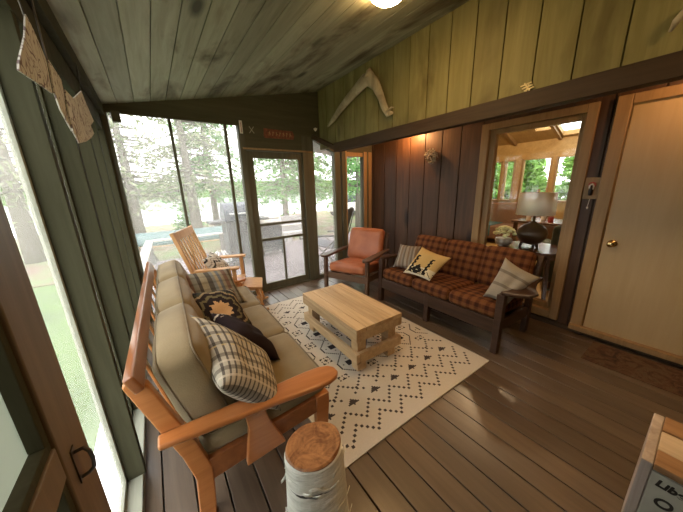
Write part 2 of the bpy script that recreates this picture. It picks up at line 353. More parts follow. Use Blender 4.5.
struct(box('trim_6', 'trim_tan', (1.07, YB-.025, 2.000), (2.08, YB-.01, 2.022), bevel=.002), 'thin strip over the screen door, made pale for the light it catches')  # pale colour stands for the light caught along the header trim
w2 = struct(MB().box((.296, YB+.01, .06), (.326, YB+.05, 2.29)).box((.875, YB+.01, .06), (.909, YB+.05, 2.29)).build('window_2', 'frame_olive', bevel=.003), 'wide screened opening with two thin uprights')
MB().box((-.215, YB+.055, .06), (1.036, YB+.057, 2.29)).build('screen', 'screen_mesh', w2)
w3 = struct(MB().box((2.105, YB+.01, .06), (2.12, YB+.04, 2.2)).build('window_3', 'frame_olive', bevel=.002), 'narrow pane right of the screen door')
MB().prism([(2.105, YB+.05, .06), (2.49, YB+.05, .06), (2.49, YB+.05, 2.03), (2.105, YB+.05, 2.215)], (0, .003, 0)).build('screen', 'screen_mesh', w3)
w4 = struct(MB().box((2.71, YB+.01, 1.98), (3.09, YB+.06, 2.05)).box((2.71, YB+.01, .06), (3.09, YB+.06, .12)).build('window_4', 'trim_tan', bevel=.003), 'narrow corner window with tan casing')
MB().box((2.71, YB+.04, .12), (3.09, YB+.043, 1.98)).build('pane', 'window_glass', w4)
# screen door
d1 = MB()
for a, b in (((1.115, 0.02), (1.20, 1.985)), ((1.86, .02), (1.922, 1.985)), ((1.20, 1.90), (1.86, 1.985)), ((1.20, .02), (1.86, .115)), ((1.20, .985), (1.86, 1.018)), ((1.20, .765), (1.86, .80)), ((1.515, .115), (1.545, .765))):
    d1.box((a[0], YB+.02, a[1]), (b[0], YB+.055, b[1]))
d1 = struct(d1.build('door_1', 'frame_olive', bevel=.004), 'olive framed screen door to the deck')
MB().box((1.20, YB+.037, .115), (1.86, YB+.039, 1.90)).build('screen', 'screen_mesh', d1)
MB().tube([(1.895, YB+.02, 1.03), (1.895, YB-.02, 1.03), (1.895, YB-.02, .93), (1.895, YB+.02, .93)], .006, 8).build('door_handle', 'iron', d1, smooth=True)
# left wall: posts, header, sill, screens, plank knee wall by the camera
m = MB()
for y0, w in ((1.49, .045), (2.05, .045), (2.62, .045), (3.16, .045)): m.box((-.375, y0, .05), (-.273, y0+w, 2.30))
m.box((-.375, 3.60, 0), (-.262, YB, 2.35)); m.box((-.33, .93, -.02), (-.30, .95, 2.2)) if 0 else None
struct(m.build('trim_7', 'post_green', bevel=.003), 'dark green posts of the long screen wall')
struct(MB().box((-.305, 1.53, .05), (-.29, 1.60, 2.2)).box((-.305, 2.10, .05), (-.29, 2.16, 2.2)).box((-.305, 2.67, .05), (-.29, 2.73, 2.2)).build('trim_8', 'frame_olive', bevel=.002), 'slim stops beside the posts')
struct(MB().box((-.38, YF, 2.10), (-.268, YB, 2.37)).build('wall_left', 'post_green', bevel=.004), 'green header beam of the long screen wall')
struct(box('trim_9', 'post_green', (-.268, YF, 2.24), (-.23, YB, 2.36), bevel=.004), 'dark ledger at the top of the screen wall')
struct(MB().box((-.385, .95, -.10), (-.285, YB, .05)).build('trim_10', 'sill_pale', bevel=.004), 'pale grey green sill along the screen wall')
for i, (a, b) in enumerate(((.98, 1.49), (1.535, 2.05), (2.095, 2.62), (2.665, 3.16), (3.205, 3.60))):
    w = struct(MB().box((-.372, a, .05), (-.350, a+.02, 2.10)).box((-.372, b-.02, .05), (-.350, b, 2.10)).box((-.372, a, .05), (-.350, b, .08)).build('window_%d' % (5+i), 'sill_pale' if i == 0 else 'post_green', bevel=.002), 'screened opening of the long wall')
    MB().box((-.362, a+.02, .08), (-.360, b-.02, 2.10)).build('screen', 'screen_mesh', w)
struct(MB().box((-.34, YF, -.05), (-.29, .02, 2.2)).build('wall_left_rear', 'post_green'), 'solid green wall behind the camera')
struct(MB().box((-.40, YF-.05, -.1), (XR+.1, YF, 2.9)).build('wall_front', 'wall_brown'), 'board wall behind the camera')
# left screen door with diagonal brace
d3 = MB(); X0, X1 = -.305, -.265
d3.box((X0, .745, .06), (X1, .905, 2.08)); d3.box((X0, .03, .06), (X1, .15, 2.08)); d3.box((X0, .15, 1.94), (X1, .745, 2.08)); d3.box((X0, .15, .06), (X1, .745, .22))
d3.bar((-.285, .80, .96), (-.285, .12, 1.02), .038, .10) if 0 else None
d3 = struct(d3.build('door_3', 'stile_brown', bevel=.005), 'brown framed screen door at the left edge')
MB().box((X0+.002, .15, .87), (X1-.002, .745, .96)).build('middle_rail', 'stile_brown', d3, .004)
MB().box((-.299, .722, .982), (-.272, .745, 1.94)).box((-.299, .722, .22), (-.272, .745, .87)).box((-.299, .15, .96), (-.272, .745, .982)).build('inner_bead', 'post_green', d3, .003)
MB().box((-.302, .17, .22), (-.298, .727, 1.94)).build('screen', 'door_screen_dense', d3)
hd = MB().tube([(-.262, .80, .885), (-.245, .80, .887), (-.236, .797, .875), (-.233, .795, .85), (-.236, .795, .825), (-.248, .797, .812), (-.262, .797, .808)], .0045, 8)
hd.box((-.267, .785, .80), (-.262, .81, .90)); hd.build('door_handle', 'iron', d3, smooth=False)

# ================================================================== OUTSIDE
def slab(name, mat, lo, hi, label): return struct(box(name, mat, lo, hi), label)
m = MB()
for i in range(40):                                                     # deck boards laid diagonally
    pass
y = YB+.10
while y < 7.3: m.tone = random.random(); m.box((-.35, y, -.13), (7.5, y+.132, -.09)); y += .14
m.tone = 0; m.box((-.35, YB+.1, -.35), (7.5, 7.35, -.135))
struct(m.build('deck', 'deck_wood'), 'sun bleached board deck outside the end wall')
slab('ground_lawn', 'lawn', (-30, -12, -1.0), (-.9, 9, -.62), 'bright green lawn left of the porch')
slab('ground_needles', 'needle_ground', (-30, 9, -1.0), (30, 21, -.60), 'brown needle covered ground beyond the deck')
slab('ground_yard', 'needle_ground', (-.9, 7.35, -1.0), (30, 9, -.58), 'brown ground behind the deck')
slab('ground_side', 'lawn', (7.5, -12, -1.0), (30, 9, -.62), 'lawn beyond the lodge')
slab('lake', 'lake_water', (-90, 21, -1.4), (120, 120, -1.2), 'pale still lake')
slab('far_shore', 'lawn', (-90, 120, -2), (160, 124, 5), 'low far shore of the lake')
# house eave outside the end wall
m = MB(); m.bar((2.10, YB-.02, 2.225), (2.235, 3.20, 2.0), .045, .06)
struct(m.build('trim_11', 'beam_dark', bevel=.003), 'dark slanting brace from the end wall to the beam')
m = MB(); m.prism([(1.9, YB+.12, 2.25), (3.6, YB+.12, 2.08), (3.6, YB+.12, 2.12), (1.9, YB+.12, 2.29)], (0, 1.0, 0))
struct(m.build('soffit_outside', 'soffit_grey'), 'pale eave underside outside the end wall')
# deck railing
rl = thing('deck_railing', 'low weathered railing around the deck, flat cap whitened for the light on it', 'railing', (0, 0, -.09))
MB().bar((-.32, 4.3, .52), (-.20, 7.15, .52), .14, .04).build('top_rail', 'rail_cap_lit', rl, .004)  # cap colour holds the white of the light falling on it
MB().bar((-.26, 7.20, .52), (3.9, 7.20, .52), .12, .04).build('top_rail', 'rail_cap_lit', rl, .004)
for px_, py in ((-.31, 4.35), (-.26, 5.7), (-.2, 7.12), (1.3, 7.2), (2.7, 7.2), (3.85, 7.2)):
    MB().box((px_-.045, py-.045, 0), (px_+.045, py+.045, .50)).build('post', 'rail_post', rl, .004)
# grill
g = thing('gas_grill', 'grey gas grill with slate blue lid on the deck', 'grill', (1.45, 5.9, -.09), 0)
cab = MB().box((-.30, -.25, .12), (.30, .25, .95)).build('cabinet', 'grill_grey', g, .015)
for q, sx in enumerate((-1, 1)): MB().box((sx*.31 if sx > 0 else -.60, -.22, .93), (.60 if sx > 0 else -.31, .22, .98)).build('side_shelf', 'grill_grey', g, .01)
m = MB(); prof = [(-.26, .96), (.26, .96), (.26, 1.10), (.20, 1.24), (.08, 1.33), (-.08, 1.33), (-.20, 1.24), (-.26, 1.10)]
m.prism([(-.31, a, b) for a, b in prof], (.62, 0, 0)); lid = m.build('lid', 'grill_lid', g, .02)
MB().tube([(-.22, -.27, 1.12), (-.22, -.32, 1.12), (.22, -.32, 1.12), (.22, -.27, 1.12)], .012, 8).build('lid_handle', 'steel_bright', lid, smooth=True)
for x in (-.2, -.07, .07, .2): MB().tube([(x, -.25, .9), (x, -.28, .9)], .022, 12).build('knob', 'black_plastic', cab)
for sx in (-1, 1):
    for sy in (-1, 1): MB().tube([(sx*.26-.015, sy*.2, .05), (sx*.26+.015, sy*.2, .05)], .05, 14).build('wheel', 'black_plastic', g)
    MB().box((sx*.26-.02, -.22, .05), (sx*.26+.02, .22, .12)).build('foot_rail', 'grill_grey', g)
# second smaller grill seen through the door
g = thing('portable_griddle', 'small grey griddle on a stand seen through the screen door', 'griddle', (2.25, 6.3, -.09))
MB().box((-.28, -.2, .72), (.28, .2, .80)).build('tray', 'steel_bright', g, .01)
hood = MB().prism([(-.27, -.2, .80), (-.27, .2, .80), (-.27, .16, .98), (-.27, -.12, .98)], (.54, 0, 0)).build('hood', 'soft_white', g, .015)
MB().box((-.24, -.17, .10), (.24, .17, .72)).build('cart', 'grill_lid', g, .01)
for sx in (-1, 1):
    for sy in (-1, 1): MB().box((sx*.24-.02, sy*.16-.02, 0), (sx*.24+.02, sy*.16+.02, .72)).build('leg', 'grill_grey', g)
MB().tube([(-.18, -.2, .9), (-.18, -.24, .9), (.18, -.24, .9), (.18, -.2, .9)], .01, 8).build('hood_handle', 'black_plastic', g)
# overturned canoe
m = MB(); N = 22; rings = []
cn = thing('canoe', 'long teal canoe lying overturned on trestles beyond the deck', 'canoe', (.9, 9.3, -.62), R(-4))
bmc = m.bm
for i in range(N+1):
    s = -1+2*i/N; w = .44*(1-abs(s)**2.6)+.012; h = .36+.10*abs(s)**3; keel = .50+.55*0
    rings.append([bmc.verts.new((s*2.45, w*math.cos(a), .62+h*math.sin(a)**.8*(.35+.65*(1-abs(s)**4))+.08*abs(s)**3)) for a in [math.pi*k/12 for k in range(13)]])
m._t([bmc.faces.new((rings[i][k], rings[i][k+1], rings[i+1][k+1], rings[i+1][k])) for i in range(N) for k in range(12)])
hull = m.build('hull', 'canoe_teal', cn, smooth=True); hull.modifiers.new('s', 'SOLIDIFY').thickness = .012
for sy in (-1, 1): MB().tube([(-2.4+4.8*i/16, sy*(.44*(1-abs(-1+2*i/16)**2.6)+.01), .62+.08*abs(-1+2*i/16)**3) for i in range(17)], .018, 8).build('gunwale', 'trim_tan', cn, smooth=True)
for k, sx in enumerate((-1.3, 1.3)):
    tr = thing('trestle', 'wooden trestle holding up the %s end of the teal canoe' % ('left' if sx < 0 else 'right'), 'trestle', (.9+sx, 9.3-sx*.07, -.62), R(-4), 'canoe trestles')
    MB().box((-.05, -.55, .56), (.05, .55, .64)).build('top_rail', 'rail_post', tr)
    for sy in (-1, 1):
        for sq in (-1, 1): MB().bar((0, sy*.42, .58), (sq*.22, sy*.5, 0), .05, .05).build('leg', 'rail_post', tr)
# wire planter seat behind the rocker
g = thing('wire_plant_stand', 'thin bent wire plant stand behind the rocking chair', 'plant stand', (.78, 4.6, -.09))
m = MB()
for ph in range(6):
    a = ph*math.pi/3; m.tube([(.06*math.cos(a), .06*math.sin(a), .62), (.17*math.cos(a), .17*math.sin(a), .45), (.05*math.cos(a+.4), .05*math.sin(a+.4), .25), (.16*math.cos(a+.4), .16*math.sin(a+.4), 0)], .006, 6)
m.build('wire_leg', 'steel_bright', g, smooth=True)
MB().tube([(.17*math.cos(t_/12*math.tau), .17*math.sin(t_/12*math.tau), .45) for t_ in range(13)], .006, 6).build('ring', 'steel_bright', g, smooth=True)
# folding mesh lounger outside the narrow pane
g = thing('folding_lounge_chair', 'dark mesh folding lounge chair on the deck behind the armchair', 'lounge chair', (2.98, 4.62, -.09), R(-150))
for sx in (-1, 1):
    MB().tube([(sx*.27, -.35, .0), (sx*.27, .30, .62), (sx*.27, .42, 1.05)], .013, 8).build('frame', 'iron', g, smooth=True)
    MB().tube([(sx*.29, .35, .0), (sx*.29, -.30, .50), (sx*.29, -.52, .46)], .013, 8).build('frame', 'iron', g, smooth=True)
    MB().tube([(sx*.29, -.22, .62), (sx*.29, .22, .64)], .018, 8).build('armrest', 'black_plastic', g, smooth=True)
m = MB(); pr = [(-.50, .46), (-.25, .43), (.05, .38), (.15, .40), (.25, .6), (.36, .95), (.42, 1.15)]
m.prism([(-.25, a, b) for a, b in pr]+[(-.25, a+.01, b-.02) for a, b in pr[::-1]], (.5, 0, 0)); m.build('sling', 'lounge_fabric', g)
MB().box((-.16, .34, 1.02), (.16, .40, 1.14)).build('head_pillow', 'lounge_fabric', g, .02)
# pale stone seat beyond the door
g = thing('stone_bench', 'pale grey block bench beyond the deck seen through the screen door', 'bench', (3.95, 8.4, -.58))
MB().box((-.45, -.2, .5), (.45, .2, .62)).build('seat', 'pavement', g, .02); MB().box((-.38, -.16, 0), (-.2, .16, .5)).build('leg', 'pavement', g, .02); MB().box((.2, -.16, 0), (.38, .16, .5)).build('leg', 'pavement', g, .02)
MB().box((-.45, .16, .62), (.45, .24, 1.15)).build('backrest', 'pavement', g, .02)

# trees
def make_crown(seed, H, Rr, z0, n, lf, leaf, size, droop=.35, name='crown', par=None, twigs=True):
    rnd = random.Random(seed); m = MB(); bm = m.bm; tw = MB()
    for i in range(n):
        z = z0+(H-z0)*rnd.random()**1.15; ph = rnd.random()*math.tau
        L = Rr*(1-.72*(z-z0)/(H-z0))*rnd.uniform(.55, 1.05)
        d = Vector((math.cos(ph), math.sin(ph), 0)); side = Vector((-d.y, d.x, 0))
        tip = d*L+Vector((0, 0, z-droop*L))
        if twigs: tw.tube([(0, 0, z), d*L*.5+Vector((0, 0, z-.05*L)), tip], [.035, .018, .006], 4, cap=False)
        for j in range(lf):
            t_ = rnd.uniform(.15, 1.0)**.8; p = d*L*t_+Vector((0, 0, z-droop*L*t_*t_))+side*rnd.gauss(0, .16*L*(1.1-t_*.6))+Vector((0, 0, rnd.gauss(0, .09)))
            a = Vector((rnd.gauss(0, 1), rnd.gauss(0, 1), rnd.gauss(0, .6))).normalized(); b = a.cross(Vector((rnd.gauss(0, 1), rnd.gauss(0, 1), rnd.gauss(0, 1)))).normalized()
            s_ = size*rnd.uniform(.6, 1.4); m.tone = rnd.random()
            V = [bm.verts.new(p+a*s_), bm.verts.new(p+b*s_*.35), bm.verts.new(p-a*s_), bm.verts.new(p-b*s_*.35)]
            m._t([bm.faces.new(V)])
    c = m.build(name, leaf, par, normals=False)
    if twigs: tw.build('branch', 'twig', par)
    return c
def tree_proto(seed, H, Rr, z0, n, lf, leaf, size, tr, label, **k):
    t_ = thing('conifer_tree', label, 'tree', (0, 0, 0))
    MB().tube([(0, 0, -.1), (0.02, 0, H*.3), (0, .05, H*.65), (0, 0, H*.96)], [tr*1.15, tr*.85, tr*.5, .03], 10).build('trunk', 'bark', t_, smooth=True)
    make_crown(seed, H, Rr, z0, n, lf, leaf, size, par=t_, **k)
    return t_
twiggy = tree_proto(1, 7.4, 3.0, 2.0, 120, 24, 'leaf_grey', .10, .20, '')
green = tree_proto(2, 7.2, 3.0, 1.9, 120, 44, 'leaf_green', .11, .16, '')
TREES = [  # proto, x, y, z, scale, rot, label
 (twiggy, -.60, 13.2, -.6, 1.0, .3, 'grey barked conifer beyond the left end of the canoe'),
 (twiggy, 1.45, 13.0, -.6, 1.05, 2.0, 'thick pale trunked conifer behind the rocking chair'),
 (green, 2.6, 15.0, -.6, 1.0, 1.0, 'green conifer standing behind the gas grill'),
 (green, 5.0, 11.5, -.6, .95, 2.6, 'slim trunked green conifer seen through the screen door'),
 (green, 7.4, 14.0, -.6, 1.0, 5.0, 'dense green conifer seen past the right side of the screen door'),
 (green, 8.5, 10.5, -.6, .95, .7, 'green conifer outside the narrow right pane'),
 (green, 11.5, 12.0, -.6, 1.05, 3.6, 'green conifer outside the corner window'),
 (twiggy, -3.4, 12.5, -.6, 1.1, 5.2, 'twiggy conifer beyond the far end of the long screen wall'),
 (green, -6.0, 8.5, -.6, 1.0, 2.2, 'green conifer on the lawn beyond the long screen wall'),
 (twiggy, -7.5, 4.5, -.6, 1.0, 1.2, 'twiggy conifer on the lawn seen past the left door stile'),
 (green, -10.5, 6.5, -.6, 1.15, 3.1, 'farthest green conifer at the lake edge left of the porch'),
]
used = set()
for pr, x, y, z, sc, rz, lab in TREES:
    o = pr if pr.name not in used else copy_tree(pr)
    used.add(pr.name)
    o.location = (x, y, z); o.scale = (sc,)*3; o.rotation_euler = (0, 0, rz); o['label'] = lab; o['group'] = 'conifers around the porch'
# low shrubs at the shore
def shrub(seed, x, y, z, r, lab, leaf='leaf_green'):
    s_ = thing('shrub', lab, 'shrub', (x, y, z), 0, 'shrubs near the shore')
    make_crown(seed, r*1.3, r, .05, 60, 40, leaf, .09, droop=-.1, par=s_, name='foliage')
shrub(11, 1.6, 17.5, -.6, 1.1, 'low green shrub on the shore left of the gas grill')
shrub(12, -5.2, 6.2, -.6, .9, 'low shrub on the lawn left of the posts')
shrub(13, 10.5, 9.2, -.6, 1.1, 'round shrub outside the corner window', 'leaf_bright')
# blue white parked cars far right outside the corner window
def car(x, y, rz, mat, lab):
    c = thing('car', lab, 'car', (x, y, -.6), rz, 'cars parked by the trees')
    MB().prism([(-2.1, -.85, .35), (2.1, -.85, .35), (2.15, -.85, .75), (1.3, -.85, .95), (-2.05, -.85, 1.0)], (0, 1.7, 0)).build('body', mat, c, .06)
    MB().prism([(-1.7, -.75, .97), (.95, -.75, .95), (.35, -.75, 1.45), (-1.3, -.75, 1.48)], (0, 1.5, 0)).build('cabin', 'grill_lid', c, .05)
    for sx in (-1.35, 1.35):
        for sy in (-.8, .8): MB().tube([(sx, sy-.1, .33), (sx, sy+.1, .33)], .33, 18).build('wheel', 'black_plastic', c)
car(12.6, 16.2, R(15), 'soft_white', 'white car parked by the trees outside the corner window')

# ================================================================== LODGE ROOM behind the house window
LX0, LX1, LY0, LY1 = 3.42, 8.0, -.6, 5.2
struct(MB().box((LX0, LY0, -.1), (LX1+.1, 3.8, 0)).box((4.5, 3.8, -.1), (LX1+.1, LY1, 0)).build('floor_lodge', 'lodge_wood'), 'wooden floor of the inner room')
struct(MB().box((LX0-.01, LY0-.1, 0), (LX1, LY0, 4.2)).build('wall_lodge_near', 'lodge_wood'), 'wood wall of the inner room')
struct(MB().box((4.5, LY1, 0), (LX1, LY1+.1, 4.2)).box((LX0-.01, 3.76, 0), (4.5, 3.86, 4.2)).box((4.4, 3.86, 0), (4.5, LY1+.1, 4.2)).build('wall_lodge_side', 'lodge_wood'), 'wood side wall of the inner room')
struct(MB().box((3.41, LY0, 2.27), (3.42, 3.8, 4.2)).build('wall_lodge_inner', 'lodge_wood'), 'wood wall above the house window inside')
WIN = [(.5, 1.2), (1.34, 2.36), (2.50, 3.08), (3.30, 3.50), (3.62, 4.5)]
m = MB(); m.box((LX1, LY0, 0), (LX1+.12, LY1, 1.02)); m.box((LX1, LY0, 2.02), (LX1+.12, LY1, 2.55)); last = LY0
for a, b in WIN: m.tone = random.random(); m.box((LX1, last, 1.02), (LX1+.12, a, 2.02)); last = b
m.box((LX1, last, 1.02), (LX1+.12, LY1, 2.02))
struct(m.build('wall_lodge_far', 'lodge_wood', bevel=.004), 'wood wall with a row of windows in the inner room')
for i, (a, b) in enumerate(WIN):
    w = struct(MB().box((LX1-.02, a-.04, 1.0), (LX1, a, 2.05)).box((LX1-.02, b, 1.0), (LX1, b+.04, 2.05)).box((LX1-.04, a-.04, .98), (LX1, b+.04, 1.02)).build('window_%d' % (20+i), 'trim_tan', bevel=.004), 'window of the inner room')
    MB().box((LX1+.05, a, 1.02), (LX1+.055, b, 2.02)).build('pane', 'window_glass', w)
K = .35; lz = lambda x: 2.45+K*(LX1-x)
m = MB()
def cp(x0, x1, y0, y1): m.prism([(x0, y0, lz(x0)), (x1, y0, lz(x1)), (x1, y1, lz(x1)), (x0, y1, lz(x0))], (0, 0, .1))
y = LY0
xs = 7.25
k = LX0
while k < xs-.01: m.tone = random.random(); cp(k, min(k+.19, xs), LY0, LY1 if k > 4.4 else 3.8); k += .196
m.tone = .4; cp(7.90, LX1+.12, LY0, LY1); cp(7.25, 7.90, LY0, 1.76); cp(7.25, 7.90, 2.31, 2.44); cp(7.55, 7.90, 2.44, 2.74); cp(7.25, 7.90, 2.74, LY1)
struct(m.build('ceiling_lodge', 'lodge_wood'), 'sloping wooden ceiling of the inner room with two skylights')
m = MB()
for yy in (.6, 2.375, 3.3, 4.3): m.prism([(4.6, yy-.03, lz(4.6)), (7.95, yy-.03, lz(7.95)), (7.95, yy-.03, lz(7.95)-.07), (4.6, yy-.03, lz(4.6)-.07)], (0, .06, 0))
struct(m.build('trim_12', 'trim_tan', bevel=.004), 'rafters of the inner room')
# hydrangea hedge and trees seen through those windows
for i, (x, y, sd) in enumerate(((10.7, 2.15, 31), (10.7, 4.4, 32), (10.8, .1, 33))):
    s_ = thing('garden_bush', ['bright green bush outside the middle inner room windows', 'bright green bush outside the left inner room windows', 'bright green bush outside the right inner room window'][i], 'bush', (x, y, -.6), 0, 'bushes behind the inner room')
    make_crown(sd, 3.7, 1.95, .1, 240, 80, 'leaf_bright', .11, droop=.05, par=s_, name='foliage')
# table with lamp
tb = thing('side_table', 'oval dark polished table behind the house window', 'table', (3.80, 1.22, 0))
MB().lathe([(.32, .66), (.345, .67), (.345, .685), (.33, .70), (0, .70)], seg=36, sy=1.15).build('tabletop', 'walnut_table', tb, smooth=False)
MB().lathe([(.26, .60), (.26, .66)], seg=30, sy=1.15).build('apron', 'walnut_table', tb)
for sx in (-1, 1):
    for sy in (-1, 1): MB().bar((sx*.2, sy*.22, .62), (sx*.24, sy*.27, 0), .045, .045, w2=.03, t2=.03).build('leg', 'walnut_table', tb, .004)
lp = thing('table_lamp', 'table lamp with round dark clay base and pale drum shade', 'lamp', (3.80, 1.26, .702))
MB().lathe([(.05, .03), (.10, .05), (.155, .12), (.165, .17), (.15, .22), (.10, .27), (.05, .29), (.03, .31), (.015, .32), (.015, .40)], seg=28).build('base', 'lamp_clay', lp, smooth=True)
for a in range(3): MB().tube([(.09*math.cos(a*2.1), .09*math.sin(a*2.1), .05), (.11*math.cos(a*2.1), .11*math.sin(a*2.1), 0)], [.022, .016], 8).build('foot', 'lamp_clay', lp, smooth=True)
m = MB().lathe([(.200, .40), (.188, .66)], seg=36)
for f in [f for f in m.bm.faces if len(f.verts) > 4]: m.bm.faces.remove(f)
sh = m.build('lamp_shade', 'linen_shade', lp, smooth=True); sh.modifiers.new('s', 'SOLIDIFY').thickness = .004
MB().lathe([(.012, .66), (.02, .68), (.012, .70)], seg=12).build('finial', 'brass', sh, smooth=True)
fl = thing('flower_vase', 'pale green flower bunch in a grey bowl on the oval table', 'flowers', (3.62, 1.50, .702))
MB().lathe([(.05, 0), (.09, .03), (.10, .08), (.085, .10)], seg=20).build('bowl', 'vase_grey', fl, smooth=True)
m = MB(); rnd = random.Random(5)
for i in range(60):
    a = rnd.random()*math.tau; e = rnd.uniform(.1, 1.5); r = .115
    c = Vector((r*math.cos(a)*math.cos(e), r*math.sin(a)*math.cos(e), .13+r*math.sin(e)*.9)); m.tone = rnd.random()
    m.lathe([(0, -.02), (.022, -.01), (.026, .005), (.015, .02), (0, .024)], c, 7)
m.build('bloom', 'hydrangea', fl, smooth=True)
# inner room furniture
so = thing('lodge_couch', 'dark red couch under the inner room windows', 'couch', (7.2, 3.2, 0), 0)
MB().box((-.42, -.95, .12), (.30, .95, .45)).build('seat', 'lodge_sofa', so, .05); MB().box((.25, -.95, .12), (.48, .95, .98)).build('backrest', 'lodge_sofa', so, .06)
for sy in (-1, 1): MB().box((-.42, sy*1.05-.11, .12), (.45, sy*1.05+.11, .66)).build('armrest', 'lodge_sofa', so, .05)
for sx in (-.36, .4):
    for sy in (-1, 1): MB().box((sx-.03, sy*1.0-.03, 0), (sx+.03, sy*1.0+.03, .12)).build('leg', 'walnut_table', so)
tag(MB().box((-.45, -.05, .452), (.24, .55, .47)).box((-.47, -.05, .2), (-.43, .55, .47)).build('blanket', 'blanket_teal', None, .008, loc=(7.2, 3.2, 0)), 'teal blanket spread over the red couch seat', 'blanket')
ch = thing('lodge_armchair', 'dark green upholstered chair behind the lamp', 'armchair', (4.75, .95, 0), R(20))
MB().box((-.35, -.32, .14), (.35, .32, .44)).build('seat', 'lodge_green', ch, .05); MB().box((-.42, -.38, .14), (-.28, .38, .92)).build('backrest', 'lodge_green', ch, .05)
for sy in (-1, 1): MB().box((-.35, sy*.38-.06, .14), (.35, sy*.38+.06, .62)).build('armrest', 'lodge_green', ch, .04)
for sx in (-.3, .3):
    for sy in (-.3, .3): MB().box((sx-.025, sy-.025, 0), (sx+.025, sy+.025, .14)).build('leg', 'walnut_table', ch)
st = thing('lamp_stand', 'small dark stand in the far corner of the inner room', 'table', (6.4, 3.55, 0))
MB().lathe([(.22, .72), (.24, .74), (.22, .76)], seg=24).build('tabletop', 'walnut_table', st)
for a in range(3): MB().bar((.14*math.cos(a*2.1), .14*math.sin(a*2.1), .73), (.18*math.cos(a*2.1), .18*math.sin(a*2.1), 0), .03, .03).build('leg', 'walnut_table', st)
l2 = thing('white_table_lamp', 'small lamp with white shade on the dark corner stand', 'lamp', (6.4, 3.55, .76))
MB().lathe([(.07, 0), (.07, .015), (.02, .03), (.035, .10), (.012, .2), (.012, .26)], seg=18).build('base', 'soft_white', l2, smooth=True)
m = MB().lathe([(.15, .22), (.09, .44)], seg=24)
for f in [f for f in m.bm.faces if len(f.verts) > 4]: m.bm.faces.remove(f)
m.build('lamp_shade', 'soft_white', l2, smooth=True)
dn = thing('dining_table', 'long table laid with red and white things across the inner room', 'table', (6.3, 1.75, 0))
MB().box((-.4, -.6, .70), (.4, .6, .74)).build('tabletop', 'walnut_table', dn, .01)
for sx in (-.34, .34):
    for sy in (-.53, .53): MB().box((sx-.03, sy-.03, 0), (sx+.03, sy+.03, .70)).build('leg', 'walnut_table', dn)
mug = None
for i, (x, y, mt, nm) in enumerate(((6.05, 1.3, 'red_ring', 'red'), (6.1, 1.5, 'soft_white', 'white'), (6.0, 1.72, 'red_ring', 'red'), (6.2, 1.9, 'soft_white', 'white'), (6.05, 2.1, 'soft_white', 'white'))):
    o = thing('mug', '%s mug on the long table, %s' % (nm, ['nearest the green chair', 'second from the green chair', 'in the middle of the row', 'second from the couch end', 'at the couch end'][i]), 'mug', (x, y, .741), 0, 'mugs on the long table')
    MB().lathe([(.038, 0), (.042, .01), (.042, .10), (.038, .10), (.036, .012), (0, .012)], seg=16).build('cup', mt, o, smooth=False)
    MB().tube([(.04, 0, .08), (.065, 0, .075), (.068, 0, .05), (.06, 0, .028), (.04, 0, .025)], .006, 6).build('handle', mt, o, smooth=True)
pl = thing('lodge_fill_lamp', 'unseen warm lamp added under the rafters to brighten the inner room', 'lamp', (5.6, 2.36, lz(5.6)-.14))  # lamp out of view, added to brighten and warm the inner room
MB().tube([(0, 0, 0), (0, 0, -.25)], .006, 6).build('cord', 'black_plastic', pl)
MB().lathe([(0, -.42), (.06, -.40), (.09, -.34), (.07, -.28), (.02, -.25)], seg=20).build('globe', 'lodge_fill_bulb', pl, smooth=True)

# ================================================================== CUSHIONS AND PILLOWS
def lin(c): return tuple((x/255/12.92 if x/255 <= .04045 else ((x/255+.055)/1.055)**2.4) for x in c)
def box_cushion(name, mat, sx, sy, sz, parent, M, r=.045, bulge=.02, n=18, pat=None, wr=.012):
    """soft boxed cushion centred at the origin of M; sizes are full extents"""
    bm = bmesh.new(); bmesh.ops.create_cube(bm, size=2); bmesh.ops.subdivide_edges(bm, edges=bm.edges[:], cuts=n, use_grid_fill=True)
    hx, hy, hz = sx/2, sy/2, sz/2; lay = bm.loops.layers.float_color.new('pattern')
    uv = {}
    for v in bm.verts:
        c = v.co.copy(); uv[v] = c.copy()
        p = Vector((c.x*hx, c.y*hy, c.z*hz)); inn = Vector((max(-hx+r, min(hx-r, p.x)), max(-hy+r, min(hy-r, p.y)), max(-hz+r, min(hz-r, p.z))))
        d = p-inn
        if d.length > 1e-6: p = inn+d.normalized()*r
        p.z += wr*noise.noise(Vector((p.x*9+sx*50, p.y*9+wr*900, c.z*2)))*c.z*max(0, 1-c.x**4)*max(0, 1-c.y**4)
        p.z += bulge*c.z*(1-c.x**2)*(1-c.y**2); p.x += bulge*.6*c.x*(1-c.z**2)*(1-c.y**2); p.y += bulge*.6*c.y*(1-c.z**2)*(1-c.x**2)
        v.co = p
    for f in bm.faces:
        for l in f.loops:
            q = l.vert.co
            l[lay] = (*(pat(q.x, q.y, q.z) if pat else (.5, .5, .5)), 1)
    for v in bm.verts: v.co = M @ v.co
    me = bpy.data.meshes.new(name); bm.to_mesh(me); bm.free(); me.materials.append(MATS[mat]); me.polygons.foreach_set('use_smooth', [True]*len(me.polygons))
    o = bpy.data.objects.new(name, me); COL.objects.link(o); o.parent = parent
    return o
def piping(sx, sy, z, M, parent, mat, r=.045, rad=.0045):
    hx, hy = sx/2+.001, sy/2+.001; pts = []
    for cx, cy, a0 in ((hx-r, hy-r, 0), (-hx+r, hy-r, 90), (-hx+r, -hy+r, 180), (hx-r, -hy+r, 270)):
        for k in range(5): a = R(a0+k*22.5); pts.append(M @ Vector((cx+r*math.cos(a), cy+r*math.sin(a), z)))
    pts.append(pts[0]); MB().tube(pts, rad, 6).build('piping', mat, parent, smooth=True)
